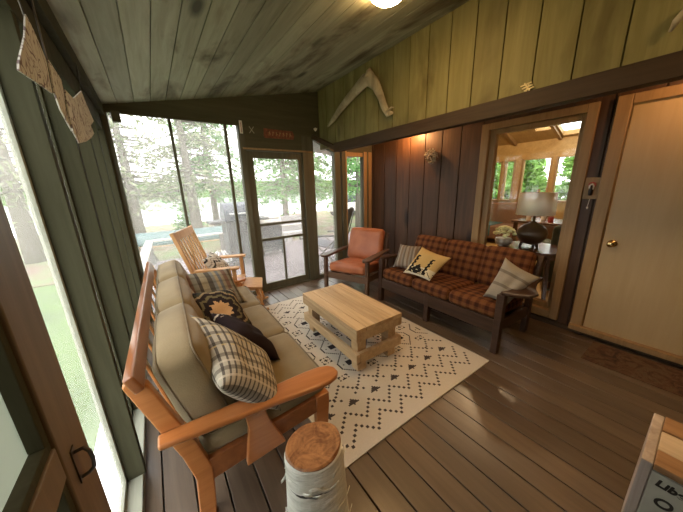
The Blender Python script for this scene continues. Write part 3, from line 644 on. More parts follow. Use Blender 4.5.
def plaid(q, w=.085):
    """rust, brown and tan tweed check"""
    a = (q[0]/w) % 1; b = (q[1]/w) % 1
    base = Vector(lin((88, 52, 32)))
    dk = Vector(lin((60, 34, 24))); lt = Vector(lin((112, 72, 46)))
    f = (1 if a < .42 else 0)+(1 if b < .42 else 0)
    c = lt if f == 0 else (base if f == 1 else dk)
    if abs(a-.71) < .05 or abs(b-.71) < .05: c = c*.6+Vector(lin((120, 80, 34)))*.4
    return tuple(c)
def pillow(label, c4s, thick, func, group, n=44, cat='pillow', name='throw_pillow', fringe=False):
    """throw pillow from four world corners BL, BR, TR, TL; func(u,v)->linear colour, u right, v up, both 0..1"""
    BL, BR, TR, TL = [Vector(c) for c in c4s]; C = (BL+BR+TR+TL)/4
    nrm = ((BR-BL)+(TR-TL)).cross((TL-BL)+(TR-BR)).normalized()
    bm = bmesh.new(); lay = bm.loops.layers.float_color.new('pattern')
    def P(u, v, side):
        a = 2*u-1; b = 2*v-1
        a2 = a*(1-.10*(1-b*b)*abs(a)**3); b2 = b*(1-.10*(1-a*a)*abs(b)**3); uu = (a2+1)/2; vv = (b2+1)/2
        p = BL*(1-uu)*(1-vv)+BR*uu*(1-vv)+TR*uu*vv+TL*(1-uu)*vv
        h = thick/2*max(0, (1-a**4)*(1-b**4))**.62*(1-.25*(a*a+b*b)/2)
        h += .006*noise.noise(Vector((a*2.2, b*2.2, side*3+thick*50)))*(1-a*a)*(1-b*b)*3
        return p+nrm*side*h-C
    G = {}
    for side in (1, -1):
        for i in range(n+1):
            for j in range(n+1):
                edge = i in (0, n) or j in (0, n)
                if side == -1 and edge: G[side, i, j] = G[1, i, j]; continue
                G[side, i, j] = bm.verts.new(P(i/n, j/n, side))
        for i in range(n):
            for j in range(n):
                q = [G[side, i, j], G[side, i+1, j], G[side, i+1, j+1], G[side, i, j+1]]
                if side == -1: q = q[::-1]
                f = bm.faces.new(q); col = func((i+.5)/n, (j+.5)/n)
                for l in f.loops: l[lay] = (*col, 1)
    me = bpy.data.meshes.new(name); bm.to_mesh(me); bm.free(); me.materials.append(MATS['pillow_fabric']); me.polygons.foreach_set('use_smooth', [True]*len(me.polygons))
    o = bpy.data.objects.new(name, me); COL.objects.link(o); o.location = C
    return tag(o, label, cat, group)

# ================================================================== TAN SOFA
ts = thing('wooden_sofa', 'glossy orange wood framed sofa with olive tan cushions along the screens', 'sofa', (-.04, 1.10, 0), R(-1.6))
L = 1.85
def leg_panel(pts, y0, y1, nm='leg'): return MB().prism([(a, y0, b) for a, b in pts], (0, y1-y0, 0))
for y0 in (.0, L-.05):
    # rear leg sweeping up into the raked back post
    leg_panel([(-.03, 0), (.04, 0), (.055, .16), (.06, .28), (.02, .45), (-.09, .80), (-.15, .84), (-.165, .82), (-.10, .60), (-.04, .40), (-.01, .25)], y0, y0+.045).build('leg', 'sofa_orange', ts, .007)
    leg_panel([(.60, 0), (.655, 0), (.685, .30), (.685, .36), (.60, .36), (.60, .30)], y0, y0+.05).build('leg', 'sofa_orange', ts, .007)
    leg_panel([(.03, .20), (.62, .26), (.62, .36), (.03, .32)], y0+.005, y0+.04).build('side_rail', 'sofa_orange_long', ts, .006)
    s_ = -1 if y0 == 0 else 1; ym = y0+.022
    leg_panel([(.20, .20), (.40, .22), (.33, .40), (.31, .515), (.22, .52), (.23, .40)], ym+s_*.03-.018, ym+s_*.03+.018).build('arm_support', 'sofa_orange', ts, .006)
    MB().box((.60, ym-.02, .41), (.65, ym+.02, .50)).build('arm_post', 'sofa_orange', ts, .005)
    # paddle arm, wide and round at the front
    out = []; yc = ym+s_*.055
    prof = [(-.10, .028), (0, .034), (.2, .042), (.4, .052), (.55, .062), (.64, .060), (.69, .045), (.715, .02)]
    P = [(x, yc+w*1.12, .54-.060*x) for x, w in prof]+[(x, yc-w*1.12, .54-.060*x) for x, w in prof[::-1]]
    MB().prism([(a, b, c) for a, b, c in P], (0, 0, .028)).build('armrest', 'sofa_orange', ts, .009)
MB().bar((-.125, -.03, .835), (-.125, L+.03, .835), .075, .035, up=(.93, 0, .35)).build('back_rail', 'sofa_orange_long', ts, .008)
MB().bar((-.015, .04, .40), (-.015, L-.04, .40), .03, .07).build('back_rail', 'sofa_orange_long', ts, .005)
for i in range(9): MB().bar((-.11, .18+i*.205, .82), (-.02, .18+i*.205, .40), .035, .012, up=(1, 0, .3)).build('back_slat', 'sofa_orange', ts, .003)
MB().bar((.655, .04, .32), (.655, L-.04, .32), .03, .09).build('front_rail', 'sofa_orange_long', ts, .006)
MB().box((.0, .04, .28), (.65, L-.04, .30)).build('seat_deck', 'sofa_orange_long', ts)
cw = (L-.06)/3
for i in range(3):
    yc = .03+cw*(i+.5)
    M = Matrix.Translation((.36, yc, .385)) @ Matrix.Rotation(R(-2), 4, 'Y')
    c = box_cushion('seat_cushion', 'cushion_tan', .66, cw-.006, .145, ts, M, bulge=.018)
    piping(.655, cw-.01, .055, M, c, 'piping_tan'); piping(.655, cw-.01, -.055, M, c, 'piping_tan')
    M = Matrix.Translation((.065, yc, .635)) @ Matrix.Rotation(R(-15), 4, 'Y') @ Matrix.Rotation(R(90), 4, 'Y')
    c = box_cushion('back_cushion', 'cushion_tan', .47, cw-.016, .185, ts, M, bulge=.034, r=.05, wr=.022)
    piping(.466, cw-.02, .068, M, c, 'piping_tan', r=.05); piping(.466, cw-.02, -.068, M, c, 'piping_tan', r=.05)

# throw pillow patterns
def hsh(i, j=0): return random.Random(i*7919+j*104729).random()
CR = lin((196, 184, 160)); GY = lin((120, 116, 108)); DKB = lin((34, 26, 26))
def woven(u, v):
    c = Vector(lin((186, 178, 160))) if int(u*44) % 3 else Vector(lin((104, 98, 90)))
    b = (v*6.2) % 1
    if b < .26: c = c*.45+Vector(lin((60, 54, 50)))*.55
    elif .50 < b < .58: c = c*.4+Vector(lin((216, 206, 186)))*.6
    elif .3 < b < .4 and int(u*22) % 2: c = c*.5+Vector(lin((206, 180, 120)))*.5
    return tuple(c)
def dark_band(u, v):
    d = min(u, v*1.2)
    z = .20+.05*abs(((v*5) % 1)-.5)*2
    z = .10+.09*abs((v*7 % 1)-.5)
    if z < u < z+.045 and v > .1 and hsh(int(v*26), 3) > .3: return lin((188, 176, 154))
    if .22 < u < .26 and int(v*30) % 4 == 0: return lin((150, 138, 120))
    if u < .05 and int(v*20) % 3: return lin((120, 108, 92))
    return lin((40, 29, 30))
def star(u, v):
    x, y = (u-.55)*2, (v-.5)*2; r = math.hypot(x, y); a = math.atan2(y, x)
    sp = abs(((a/(math.tau/10)) % 1)-.5)*2
    if u < .13 and .15 < v < .9: return lin((190, 156, 112)) if u > .05 else lin((40, 32, 30))
    if r < .26+.14*sp: return lin((198, 158, 112))
    if r < .48+.10*sp: return lin((44, 36, 34))
    if r < .58+.10*sp: return lin((112, 104, 76))
    if r < .72+.10*sp: return lin((48, 40, 38))
    if r < .80+.10*sp: return lin((150, 132, 100))
    if r < .90+.10*sp: return lin((60, 62, 50))
    if r < 1.02+.06*sp: return lin((36, 30, 28))
    return lin((148, 136, 108)) if int((u+v)*14) % 2 else lin((56, 50, 44))
def multistripe(u, v):
    L_ = [(158, 148, 122), (70, 66, 60), (126, 130, 126), (168, 150, 116), (96, 104, 112), (150, 138, 112), (118, 86, 74), (136, 136, 124), (66, 60, 58), (166, 154, 126)]
    c = Vector(lin(L_[int(u*19.9) % 10])); k = int(v*26) % 4
    c = c*.72+Vector(lin((128, 118, 100)))*.28
    return tuple(c*.78) if k == 0 else tuple(c)
def zigzag(u, v):
    z = v*5+.9*abs(((u*3) % 1)-.5)*2; s_ = z % 1
    zq = (int(v*24)+abs(int(u*24) % 8-4)) % 8
    return lin((46, 40, 38)) if zq < 2 else (lin((150, 140, 124)) if zq == 4 else lin((206, 196, 178)))
def greystripe(u, v): return [lin((140, 132, 120)), lin((112, 103, 92)), lin((156, 148, 136)), lin((128, 112, 96))][int(u*13) % 4]
def palestripe(u, v): return lin((124, 117, 106)) if int(v*15) % 5 == 0 else lin((158, 151, 138))
def yellowmotif(u, v):
    i, j = int(u*30), int(v*30)
    if j < 2: return lin((214, 206, 180))
    for cx in (5, 20):
        if 2 < j < 21 and abs(i-cx-(1 if j % 4 < 2 else 0)) < 1.6: return lin((30, 26, 22))
    d = abs(i-12.5)+abs(j-6)
    if d < 6 and 1.5 < d or (d < 8 and int(d) % 2 and j < 9): return lin((34, 30, 26))
    if j < 7 and (i+j) % 5 == 0: return lin((40, 34, 28))
    if j < 10: return lin((214, 200, 164))
    return lin((196, 166, 108))
TP = 'throw pillows on the tan sofa'
pillow('grey and cream woven check pillow leaning nearest the wooden armrest', [(.42, 1.46, .475), (.33, 1.01, .475), (.10, 1.02, .72), (.06, 1.49, .875)], .17, lambda u, v: woven(v, u), TP)
pillow('dark brown pillow with cream stitched edge behind the woven check pillow', [(.44, 1.74, .475), (.48, 1.37, .475), (.23, 1.34, .73), (.18, 1.70, .76)], .14, dark_band, TP)
pillow('dark patterned pillow with a tan star in its middle', [(.06, 1.74, .50), (.48, 1.80, .475), (.40, 2.08, .75), (.0, 2.02, .83)], .17, star, TP)
pillow('muted striped pillow with grey and blue bands at the far end of the tan sofa', [(-.02, 2.30, .50), (.57, 2.36, .48), (.50, 2.56, .78), (-.06, 2.50, .85)], .15, multistripe, TP)

# ================================================================== STUMP
sp = thing('birch_stump', 'birch log stump table with white peeling bark by the sofa arm', 'stump', (.375, .775, 0), 0)
MB().lathe([(.150, 0), (.145, .05), (.136, .15), (.130, .28), (.124, .40), (.122, .455), (.116, .463), (0, .463)], seg=40, wob=.018, sy=.88).build('bark', 'birch_bark', sp, smooth=False, bevel=.0)
MB().lathe([(.117, .463), (.118, .470), (.112, .476), (0, .477)], seg=40, wob=.018, sy=.88).build('cut_top', 'stump_top', sp)
rnd = random.Random(3)
for i in range(22):                                                     # curls of peeling bark
    a = rnd.random()*math.tau; z = rnd.uniform(.02, .40); w = rnd.uniform(.5, 1.1); r = .150-.03*(z/.45); h = rnd.uniform(.008, .03)
    m = MB(); P = []
    for k in range(8):
        aa = a+w*(k/7-.5); rr = r*(1+.018*math.sin(3*aa))+.001+.016*max(0, k/7-.6)**1.5*4
        P.append(Vector((rr*math.cos(aa), rr*.88*math.sin(aa), z+.012*math.sin(k))))
    V = [[m.bm.verts.new(p), m.bm.verts.new(p+Vector((0, 0, h*(1-.5*k/7))))] for k, p in enumerate(P)]
    m._t([m.bm.faces.new((V[k][0], V[k+1][0], V[k+1][1], V[k][1])) for k in range(7)])
    o_ = m.build('peeling_bark', 'birch_bark', sp, smooth=True); o_.modifiers.new('s', 'SOLIDIFY').thickness = .0025

# ================================================================== RUG
def build_rug():
    x0, x1, y0, y1 = .607, 2.139, .885, 3.16; nx, ny = 118, 176; F = 2
    cream = lin((208, 200, 184)); dk = lin((52, 47, 46)); mid = lin((74, 68, 66))
    pat = {}
    def dot(i, j, c=dk, w=2):
        if 3 <= i < nx-3 and 3 <= j < ny-3:
            for a in range(w):
                for b in range(w): pat[2*i+a, 2*j+b] = c
    for sgn in (0, 1):
        J = lambda j: j if not sgn else ny-1-j
        for i in range(4, nx-4):
            t1 = abs((i % 16)-8)
            for b in (5, 14):
                if i % 2 == 0: dot(i, J(b+t1), mid, 3)
            if i % 2 == 0: dot(i, J(32+8-t1), mid, 3)
        for cx in range(8, nx, 16):
            for k in range(4):
                for q in range(-k, k+1):
                    dot(cx+q, J(28-k), mid)
            dot(cx, J(24), mid); dot(cx-8, J(33), mid, 3); dot(cx-5, J(30), mid, 3); dot(cx-11, J(30), mid, 3)
    PX, PY = 24, 22
    for j in range(43, ny-43):
        for i in range(4, nx-4):
            for ox, oy, kind in ((0, 0, 0), (PX//2, PY//2, 1)):
                du = abs((i-7+ox) % PX-PX//2); dv = abs((j-43+oy) % PY-PY//2)
                if kind == 0:
                    if (du+dv == 11 and dv >= 3 and du <= 8) or (du == 8 and dv <= 3): dot(i, j, dk)
                    if max(du, dv) <= 2: dot(i, j, dk)
                    if du+dv == 5 and min(du, dv) == 0: dot(i, j, mid)
                else:
                    if max(du, dv) == 3 and du % 3 != 1 and dv % 3 != 1: dot(i, j, dk)
                    if max(du, dv) == 1 and du != dv: dot(i, j, mid)
                    if max(du, dv) <= 0: dot(i, j, dk)
    bm = bmesh.new(); lay = bm.loops.layers.float_color.new('pattern'); V = {}
    nx *= 2; ny *= 2
    for i in range(nx+1):
        for j in range(ny+1):
            x = x0+(x1-x0)*i/nx; y = y0+(y1-y0)*j/ny
            V[i, j] = bm.verts.new((x, y+.012*math.sin(x*2.1)*(1 if j == 0 else .3), .011+.0012*math.sin(x*9+y*7)))
    for i in range(nx):
        for j in range(ny):
            f = bm.faces.new((V[i, j], V[i+1, j], V[i+1, j+1], V[i, j+1])); c = pat.get((i, j), cream)
            for l in f.loops: l[lay] = (*c, 1)
    ed = [e for e in bm.edges if e.is_boundary]; r = bmesh.ops.extrude_edge_only(bm, edges=ed)
    for v in [g for g in r['geom'] if isinstance(g, bmesh.types.BMVert)]: v.co.z = .001
    for f in bm.faces:
        for l in f.loops:
            if l[lay][3] == 0: l[lay] = (*cream, 1)
    me = bpy.data.meshes.new('area_rug'); bm.to_mesh(me); bm.free(); me.materials.append(MATS['rug_fabric'])
    o = bpy.data.objects.new('area_rug', me); COL.objects.link(o)
    tag(o, 'cream rug with dotted black diamonds and zigzags under the coffee table', 'rug')
build_rug()
m = MB()
m.prism([(2.80, .42, .002), (3.20, .42, .002), (3.20, -1.2, .002), (2.80, -1.2, .002)], (0, 0, .006))
tag(m.build('runner_rug', 'runner_rug'), 'worn red brown patterned runner on the floor before the tan door', 'rug')

# ================================================================== COFFEE TABLE
ct = thing('coffee_table', 'chunky pale pine coffee table standing on the cream rug', 'coffee table', (1.37, 1.875, .012), R(-1.2))
hx, hy = .25, .468
for i in range(5): MB().box((-hx+i*.1+.002, -hy, .375), (-hx+(i+1)*.1-.002, hy, .41), tone=hsh(i)).build('top_plank', 'pine', ct, .003)
MB().box((-hx, -hy, .30), (-hx+.035, hy, .374)).box((hx-.035, -hy, .30), (hx, hy, .374)).box((-hx+.036, -hy, .30), (hx-.036, -hy+.035, .374)).box((-hx+.036, hy-.035, .30), (hx-.036, hy, .374)).build('apron', 'pine', ct, .004)
MB().box((-hx, -hy, .10), (-hx+.035, hy, .19)).box((hx-.035, -hy, .10), (hx, hy, .19)).box((-hx+.036, -hy, .10), (hx-.036, -hy+.035, .19)).box((-hx+.036, hy-.035, .10), (hx-.036, hy, .19)).build('lower_rail', 'pine', ct, .004)
for sx in (-1, 1):
    for sy in (-1, 1):
        a, b = sorted((sx*(hx-.037), sx*(hx-.125))); c, d = sorted((sy*(hy-.037), sy*(hy-.125)))
        MB().box((a, c, 0), (b, d, .372)).build('leg', 'pine', ct, .004)

# ================================================================== PLAID SOFA
ps = thing('plaid_sofa', 'dark wood sofa with rust brown plaid cushions against the board wall', 'sofa', (0, 0, 0), 0)
Y0, Y1 = .88, 2.40
for y in (Y0, (Y0+Y1)/2-.02, Y1-.05):
    e = y in (Y0, Y1-.05)
    MB().bar((2.305, y+.03, 0), (2.315, y+.03, (.36 if not e else .565)), .055, .06, w2=.065).build('leg', 'sofa_dark', ps, .005)
    if e:
        MB().prism([(2.88, y, 0), (2.95, y, 0), (2.97, y, .40), (3.13, y, .76), (3.07, y, .78), (2.90, y, .42)], (0, .05, 0)).build('leg', 'sofa_dark', ps, .005)
        MB().bar((2.32, y+.025, .27), (2.93, y+.025, .22), .03, .10).build('side_rail', 'sofa_dark', ps, .004)
for s_, yc in ((-1, Y0+.02), (1, Y1-.02)):
    prof = [(2.29, 0, .02), (2.31, .0, .055), (2.38, .01, .085), (2.50, .012, .09), (2.62, .005, .07), (2.80, 0, .045), (3.05, 0, .03)]
    wsc = 1.25 if s_ < 0 else .55
    P = [(x, yc+s_*o_*3*wsc+s_*w*1.3*wsc, .566-.035*(x-2.3)) for x, o_, w in prof]+[(x, yc+s_*o_*3*wsc-s_*w*.45, .566-.035*(x-2.3)) for x, o_, w in prof[::-1]]
    MB().prism(P, (0, 0, .028)).build('armrest', 'sofa_dark', ps, .008)
MB().box((2.285, Y0+.03, .19), (2.32, Y1-.03, .325)).build('front_rail', 'sofa_dark', ps, .005)
MB().box((2.33, Y0+.05, .26), (2.93, Y1-.05, .29)).build('seat_deck', 'sofa_dark', ps)
MB().bar((3.10, Y0, .745), (3.10, Y1, .745), .06, .035, up=(1, 0, .5)).build('back_rail', 'sofa_dark', ps, .005)
pw = (Y1-Y0-.09)/3
def plaid_seat(x, y, z): return plaid((x+(z if abs(z) < .05 else 0), y))
for i in range(3):
    yc = Y0+.045+pw*(i+.5)
    M = Matrix.Translation((2.58, yc, .365)) @ Matrix.Rotation(R(5), 4, 'Y')
    box_cushion('seat_cushion', 'plaid_fabric', .60, pw-.004, .13, ps, M, bulge=.014, n=40, pat=lambda x, y, z: plaid((x if abs(x) < .29 else z, y if abs(y) < pw/2-.01 else z)))
    M = Matrix.Translation((2.935, yc, .60)) @ Matrix.Rotation(R(20), 4, 'Y') @ Matrix.Rotation(R(90), 4, 'Y')
    box_cushion('back_cushion', 'plaid_fabric', .44, pw-.004, .12, ps, M, bulge=.02, n=40, pat=lambda x, y, z: plaid((x if abs(x) < .21 else z, y if abs(y) < pw/2-.01 else z)))
PP = 'pillows on the plaid sofa'
pillow('golden cream pillow with black tribal motifs on the plaid sofa', [(2.33, 2.03, .47), (2.34, 1.66, .465), (2.53, 1.54, .72), (2.53, 1.93, .78)], .12, yellowmotif, PP)
pillow('grey brown striped pillow in the far corner of the plaid sofa', [(2.40, 2.27, .47), (2.50, 1.95, .47), (2.68, 2.06, .74), (2.60, 2.33, .74)], .12, greystripe, PP)
pillow('pale grey pillow with faint bands leaning on the near arm of the plaid sofa', [(2.38, 1.10, .465), (2.40, .90, .44), (2.62, .75, .69), (2.62, 1.05, .81)], .12, palestripe, PP)

# ================================================================== ORANGE ARMCHAIR (faces local -y)
ac = thing('orange_armchair', 'low armchair with burnt orange leather cushions and dark wooden arms', 'armchair', (2.35, 2.93, 0), math.atan2(-.92, .37)+R(90)+R(90)-R(90))
ac.rotation_euler = (0, 0, math.atan2(-.37, -.92)+math.pi/2)
for sx in (-1, 1):
    X = sx*.335
    MB().bar((X, -.36, 0), (X, -.34, .52), .045, .055).build('leg', 'armchair_wood', ac, .005)
    MB().prism([(X-.022, .26, 0), (X-.022, .33, 0), (X-.022, .30, .30), (X-.022, .36, .56), (X-.022, .30, .56), (X-.022, .24, .30)], (.045, 0, 0)).build('leg', 'armchair_wood', ac, .005)
    P = [(X+a*1.0, y, .535) for y, a in ((-.42, -.03), (-.38, -.055), (-.1, -.05), (.36, -.028))]+[(X+a, y, .535) for y, a in ((.36, .028), (-.1, .05), (-.38, .055), (-.42, .03))]
    MB().prism(P, (0, 0, .034)).build('armrest', 'armchair_wood', ac, .008)
    MB().bar((X*.93, -.34, .27), (X*.93, .30, .22), .03, .08).build('side_rail', 'armchair_wood', ac, .004)
    MB().bar((X*.9, .22, .25), (X*.9, .42, .80), .035, .04, up=(0, 1, 0)).build('back_post', 'armchair_wood', ac, .004)
MB().bar((-.33, -.345, .27), (.33, -.345, .27), .03, .09).build('front_rail', 'armchair_wood', ac, .004)
MB().bar((-.30, .41, .78), (.30, .41, .78), .03, .06).build('back_rail', 'armchair_wood', ac, .004)
MB().bar((-.30, .25, .26), (.30, .25, .26), .03, .06).build('back_rail', 'armchair_wood', ac, .004)
M = Matrix.Translation((0, -.06, .36)) @ Matrix.Rotation(R(-6), 4, 'X')
box_cushion('seat_cushion', 'leather_orange', .58, .58, .13, ac, M, bulge=.018)
M = Matrix.Translation((0, .26, .63)) @ Matrix.Rotation(R(-18), 4, 'X') @ Matrix.Rotation(R(90), 4, 'X')
box_cushion('back_cushion', 'leather_orange', .56, .48, .12, ac, M, bulge=.018)

# ================================================================== ROCKING CHAIR (faces local -y)
rc = thing('rocking_chair', 'golden oak rocking chair with slatted back in the far corner', 'rocking chair', (.54, 3.27, 0), math.atan2(-.38, .925)+math.pi/2)
for sx in (-1, 1):
    X = sx*.285
    MB().tube([(X, -.38, .07), (X, -.25, .03), (X, -.05, .014), (X, .20, .03), (X, .37, .09)], .018, 8).build('rocker', 'rocker_wood', rc, smooth=True)
    MB().bar((X, -.19, .03), (X, -.19, .65), .04, .04).build('leg', 'rocker_wood', rc, .004)
    MB().bar((X, .16, .03), (X, .16, .42), .04, .04).build('leg', 'rocker_wood', rc, .004)
    MB().bar((X, .14, .38), (X, .35, 1.09), .04, .035, up=(0, 1, 0)).build('back_post', 'rocker_wood', rc, .004)
    P = [(X-.035, -.25, .655), (X+.035, -.25, .655), (X+.045, -.20, .655), (X+.032, .20, .655), (X-.032, .20, .655), (X-.045, -.20, .655)]
    MB().prism(P, (0, 0, .024)).build('armrest', 'rocker_wood', rc, .006)
    MB().bar((X, -.19, .36), (X, .16, .33), .025, .06).build('side_rail', 'rocker_wood', rc, .003)
MB().bar((-.27, .335, 1.045), (.27, .335, 1.045), .03, .085, up=(0, .25, 1)).build('crest_rail', 'rocker_wood', rc, .006)
MB().bar((-.27, .155, .46), (.27, .155, .46), .028, .05, up=(0, .25, 1)).build('lower_back_rail', 'rocker_wood', rc, .004)
for i in range(6): MB().bar((-.20+i*.08, .160, .47), (-.20+i*.08, .325, 1.02), .038, .012, up=(0, 1, 0)).build('back_slat', 'rocker_wood', rc, .002)
MB().bar((-.27, -.19, .37), (.27, -.19, .37), .025, .06).build('front_rail', 'rocker_wood', rc, .003)
MB().prism([(-.25, -.23, .405), (.25, -.23, .405), (.25, .14, .375), (-.25, .14, .375)], (0, 0, .02)).build('seat', 'rocker_wood', rc, .005)
pillow('cream lumbar pillow with black stepped zigzags on the rocking chair', [(.53, 3.02, .53), (.66, 3.37, .53), (.47, 3.46, .78), (.33, 3.08, .78)], .13, zigzag, None)
# footstool in front of the rocker
fs = thing('footstool', 'small golden wooden footstool with splayed legs before the rocking chair', 'footstool', (.84, 3.24, 0), math.atan2(-.33, .94)+math.pi/2)
MB().prism([(-.19, -.15, .32), (.19, -.15, .32), (.19, .14, .36), (-.19, .14, .36)], (0, 0, .022)).build('seat', 'rocker_wood', fs, .005)
for sx in (-1, 1):
    MB().bar((sx*.14, -.08, .32), (sx*.18, -.14, .04), .032, .032).build('leg', 'rocker_wood', fs, .003)
    MB().bar((sx*.14, .11, .35), (sx*.18, .15, .04), .032, .032).build('leg', 'rocker_wood', fs, .003)
    MB().tube([(sx*.185, -.20, .05), (sx*.185, -.1, .02), (sx*.185, .1, .016), (sx*.185, .2, .045)], .015, 8).build('runner', 'rocker_wood', fs, smooth=True)
    MB().bar((sx*.155, -.1, .20), (sx*.155, .12, .20), .02, .03).build('stretcher', 'rocker_wood', fs, .003)

# ================================================================== WALL THINGS
cl = thing('ceiling_lamp', 'round glowing ceiling lamp on the sloping boards', 'lamp', (1.42, 1.44, ceil_z(1.42)))
MB().lathe([(.11, .02), (.115, -.01), (.11, -.018)], seg=28).build('base', 'brass', cl, smooth=True)
MB().lathe([(.0, -.062), (.05, -.058), (.085, -.046), (.105, -.03), (.108, -.018), (.09, -.016)], seg=32).build('glass_bowl', 'lamp_glass', cl, smooth=True)
c2 = copy_tree(cl); c2.location = (1.55, -.75, ceil_z(1.55)); c2['label'] = 'second round ceiling lamp, added unseen behind the camera to warm the door end'  # unseen copy added for more warm light on the right wall
for o_ in (cl, c2): o_['group'] = 'ceiling lamps'
al = thing('accent_lamp', 'small warm spot hidden behind the beam above the board wall', 'lamp', (3.10, 2.72, 2.258))
MB().lathe([(.03, 0), (.03, -.03), (.035, -.04)], seg=16).build('base', 'black_metal', al)
MB().lathe([(.0, -.085), (.015, -.08), (.024, -.06), (.02, -.04)], seg=16).build('bulb', 'accent_bulb', al, smooth=True)
a2 = copy_tree(al); b2 = [c for c in kids(a2) if c.name.startswith('bulb')][0]; b2.data = b2.data.copy(); b2.data.materials[0] = MATS['accent_bulb_dim']; a2.location = (2.86, .12, 2.258); a2['label'] = 'small warm spot hidden behind the beam above the tan door'
al['label'] = 'small warm spot hidden behind the beam near the dried wreath'
for o_ in (al, a2): o_['group'] = 'spots behind the beam'
# driftwood on the green wall
m = MB(); X = 2.174
m.tube([(X, 3.34, 2.31), (X, 3.20, 2.37), (X, 3.02, 2.465), (X, 2.86, 2.53), (X, 2.70, 2.585), (X-.01, 2.55, 2.63), (X-.01, 2.45, 2.63), (X, 2.36, 2.54), (X, 2.29, 2.42), (X, 2.23, 2.30), (X, 2.17, 2.22), (X, 2.10, 2.215)],
       [.012, .038, .050, .058, .066, .074, .078, .058, .046, .040, .036, .012], 12, sr=.4)
m.tube([(X-.01, 2.47, 2.64), (X-.01, 2.46, 2.70), (X, 2.45, 2.735)], [.05, .03, .008], 8)
m.tube([(X, 2.19, 2.24), (X, 2.13, 2.27), (X, 2.09, 2.265)], [.02, .012, .005], 8)
tag(m.build('driftwood_branch', 'driftwood', smooth=True), 'bleached forked driftwood branch mounted on the green boards', 'driftwood')
m = MB(); m.tube([(2.19, .12, 2.30), (2.19, .18, 2.29), (2.18, .24, 2.26), (2.18, .275, 2.215), (2.19, .29, 2.18)], [.03, .026, .022, .016, .006], 10)
m.tube([(2.19, .10, 2.305), (2.19, -.1, 2.34), (2.19, -.3, 2.32)], [.03, .035, .03], 10)
tag(m.build('antler', 'driftwood', smooth=True), 'curved pale antler on the green boards at the upper right', 'antler')
# gold ornament
m = MB(); 
for dz, a, b in ((.0, .035, -.03), (.016, .045, -.022), (-.016, .02, -.04)): m.bar((2.212, .893+a, 2.118+dz-.004), (2.212, .893+b, 2.118+dz+.006), .010, .009)
m.bar((2.212, .915, 2.145), (2.212, .878, 2.092), .009, .009); m.bar((2.212, .885, 2.14), (2.212, .90, 2.09), .008, .008)
tag(m.build('gold_ornament', 'ornament_gold', bevel=.002), 'tiny gold crossed ornament fixed above the dark beam', 'ornament')
# dried flower wreath
wr = thing('dried_wreath', 'small wreath of dried pale flowers and twigs on the brown boards', 'wreath', (XR-.035, 2.40, 1.87))
m = MB(); rnd = random.Random(9)
for k in range(34):
    a = rnd.random()*math.tau; m.tube([(rnd.uniform(-.02, .02), .075*math.cos(a+q*.5)+rnd.uniform(-.02, .02), .085*math.sin(a+q*.5)+rnd.uniform(-.02, .02)) for q in range(3)], .004, 5)
m.build('twig_ring', 'twine', wr)
m = MB()
for k in range(46):
    a = rnd.random()*math.tau; r = rnd.uniform(.02, .085); m.lathe([(0, -.012), (.014, 0), (0, .014)], (-.03+rnd.uniform(-.02, .01), r*math.cos(a), r*math.sin(a)), 6)
m.build('flower_head', 'twine', wr)
# plaque with small hook next to the door
pq = thing('wall_plaque', 'small wooden plaque with a black and white figure beside the tan door', 'plaque', (XR-.002, .675, 1.41))
MB().box((-.022, -.055, -.085), (0, .055, .105)).build('board', 'trim_tan', pq, .004)
MB().lathe([(.0, -.055), (.014, -.05), (.017, -.01), (.012, .02), (.006, .045), (0, .05)], (-.042, .0, .0), 12).build('body', 'black_plastic', pq, smooth=True)
MB().tube([(-.05, .012, .01), (-.05, .012, .035), (-.05, -.004, .048), (-.05, -.016, .03), (-.05, -.014, .0)], .006, 8).build('white_hook', 'white_plastic', pq, smooth=True, label='white hook')
MB().tube([(-.035, .022*math.cos(a/10*math.tau), .04+.022*math.sin(a/10*math.tau)) for a in range(11)], .005, 6).build('ring', 'red_ring', pq, smooth=True, label='red ring')
MB().tube([(-.02, 0, -.085), (-.025, .004, -.15)], .0025, 6).lathe([(0, -.018), (.008, -.008), (.006, .006), (0, .01)], (-.025, .004, -.16), 8).build('pull_cord', 'white_plastic', pq)
# sign, thermometer and crossed ornament on the header
sg = thing('carved_sign', 'small reddish carved wooden sign over the screen door', 'sign', (1.585, YB-.012, 2.215), 0)
MB().prism([(-.22, 0, -.045), (-.20, 0, -.058), (.21, 0, -.052), (.225, 0, 0), (.20, 0, .055), (-.215, 0, .06)], (0, .018, 0)).build('board', 'sign_red', sg, .004)
m = MB(); rnd = random.Random(4)
for k in range(7): 
    x = -.15+k*.05; m.bar((x, -.003, -.025), (x+.012, -.003, .025), .004, .007); m.bar((x, -.003, .018), (x+.025, -.003, .012 if k % 2 else -.01), .004, .007)
m.build('carving', 'sign_letter', sg)
th = thing('thermometer', 'narrow white thermometer at the left top of the door post', 'thermometer', (1.075, YB-.014, 2.26))
MB().box((-.018, -.008, -.075), (.018, .003, .075)).build('plate', 'white_plastic', th, .003)
MB().tube([(0, -.01, -.06), (0, -.01, .05)], .003, 6).build('tube', 'red_ring', th)
m = MB(); m.bar((-.03, 0, -.04), (.03, 0, .04), .006, .008); m.bar((.03, 0, -.04), (-.03, 0, .04), .006, .008)
tag(m.build('crossed_ornament', 'twine', None, .001, loc=(1.21, YB-.006, 2.24)), 'tiny crossed stick ornament between thermometer and sign', 'ornament')
m = MB(); m.box((-.035, -.03, -.05), (.035, .02, .05)); tag(m.build('hanging_box', 'frame_olive', None, .004, loc=(-.145, YB-.03, 2.235)), 'small dark box hanging at the top left corner of the wide screen', 'box')
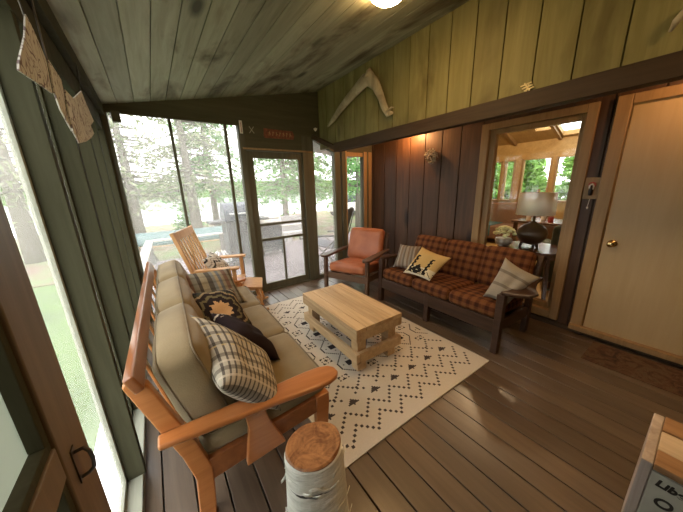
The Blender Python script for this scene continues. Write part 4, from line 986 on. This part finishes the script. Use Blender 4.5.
# white shell on the corner of the header
m = MB(); m.lathe([(0, -.03), (.02, -.01), (.03, .01), (0, .025)], (0, 0, 0), 8); tag(m.build('white_shell', 'white_plastic', smooth=True, loc=(2.15, YB-.03, 2.325)), 'small white shell in the corner beside the driftwood tip', 'shell')

# ================================================================== PENNANTS
def flag(label, pts, folds):
    t_ = thing('pennant', label, 'pennant', pts[0], 0, 'printed pennants hanging at the screen wall')
    O = Vector(pts[0]); P = [Vector(p)-O for p in pts]
    m = MB(); m.prism(P, (.004, 0, 0)); m.build('cloth', 'pennant_cloth', t_)
    MB().tube([(0, 0, -.005), folds], .003, 6).build('string', 'iron', t_)
F = -.215
flag('first cream printed pennant, nearest the camera', [(F, a, b) for a, b in [(1.31, 2.026), (1.221, 1.934), (1.083, 1.824), (1.062, 1.799), (1.21, 1.816), (1.377, 1.833), (1.427, 1.95), (1.363, 2.005)]], (0, -.08, .16))
flag('second cream printed pennant between the other two', [(F+.006, a, b) for a, b in [(1.427, 1.95), (1.572, 1.932), (1.558, 1.895), (1.503, 1.811), (1.509, 1.737), (1.399, 1.788), (1.377, 1.833)]], (0, .02, .24))
flag('third cream printed pennant with wavy lower edge, hanging lowest', [(F+.012, a, b) for a, b in [(2.03, 2.02), (1.92, 1.98), (1.70, 1.90), (1.558, 1.895), (1.503, 1.811), (1.485, 1.735), (1.549, 1.70), (1.75, 1.735), (1.95, 1.78), (2.12, 1.83), (2.06, 1.86), (2.25, 1.92), (2.08, 1.985)]], (0, .10, .16))

# ================================================================== CRATE with lettering
cr = thing('printed_crate', 'wooden crate with black lettering on its grey front at the lower right corner', 'crate', (1.305, -.022, 0))
CW, CD, CH = .33, .62, .50
MB().box((.012, -CD, 0), (CW, -.03, .475)).build('body', 'crate_end', cr, .004)
MB().box((.0, -.03, 0), (CW, .0, .505)).build('end_board', 'crate_end', cr, .004)
MB().box((.0, -CD, .482), (.09, -.031, .51)).build('top_slat', 'crate_wood', cr, .004)
MB().box((.095, -CD, .482), (.22, -.031, .506)).build('top_slat', 'crate_pale', cr, .004, label='pale slat')
MB().box((.225, -CD, .482), (CW, -.031, .51)).build('top_slat', 'crate_wood', cr, .004)
MB().box((-.001, -CD, .02), (.011, -.032, .478)).build('front_panel', 'crate_panel', cr, .002)
def text(body, size, y, z, par):
    cu = bpy.data.curves.new('lettering', 'FONT'); cu.body = body; cu.size = size; cu.extrude = .001; cu.offset = .0015; cu.shear = .2
    tmp = bpy.data.objects.new('tmp', cu); COL.objects.link(tmp); bpy.context.view_layer.update()
    me = bpy.data.meshes.new_from_object(tmp.evaluated_get(bpy.context.evaluated_depsgraph_get())); bpy.data.objects.remove(tmp)
    o = bpy.data.objects.new('lettering', me); COL.objects.link(o); o.parent = par; me.materials.append(MATS['letter_dark'])
    o.matrix_local = Matrix(((0, 0, -1, -.003), (-1, 0, 0, y), (0, 1, 0, z), (0, 0, 0, 1))); return o
text('Liber', .04, -.046, .430, cr); text('O B', .055, -.052, .350, cr)
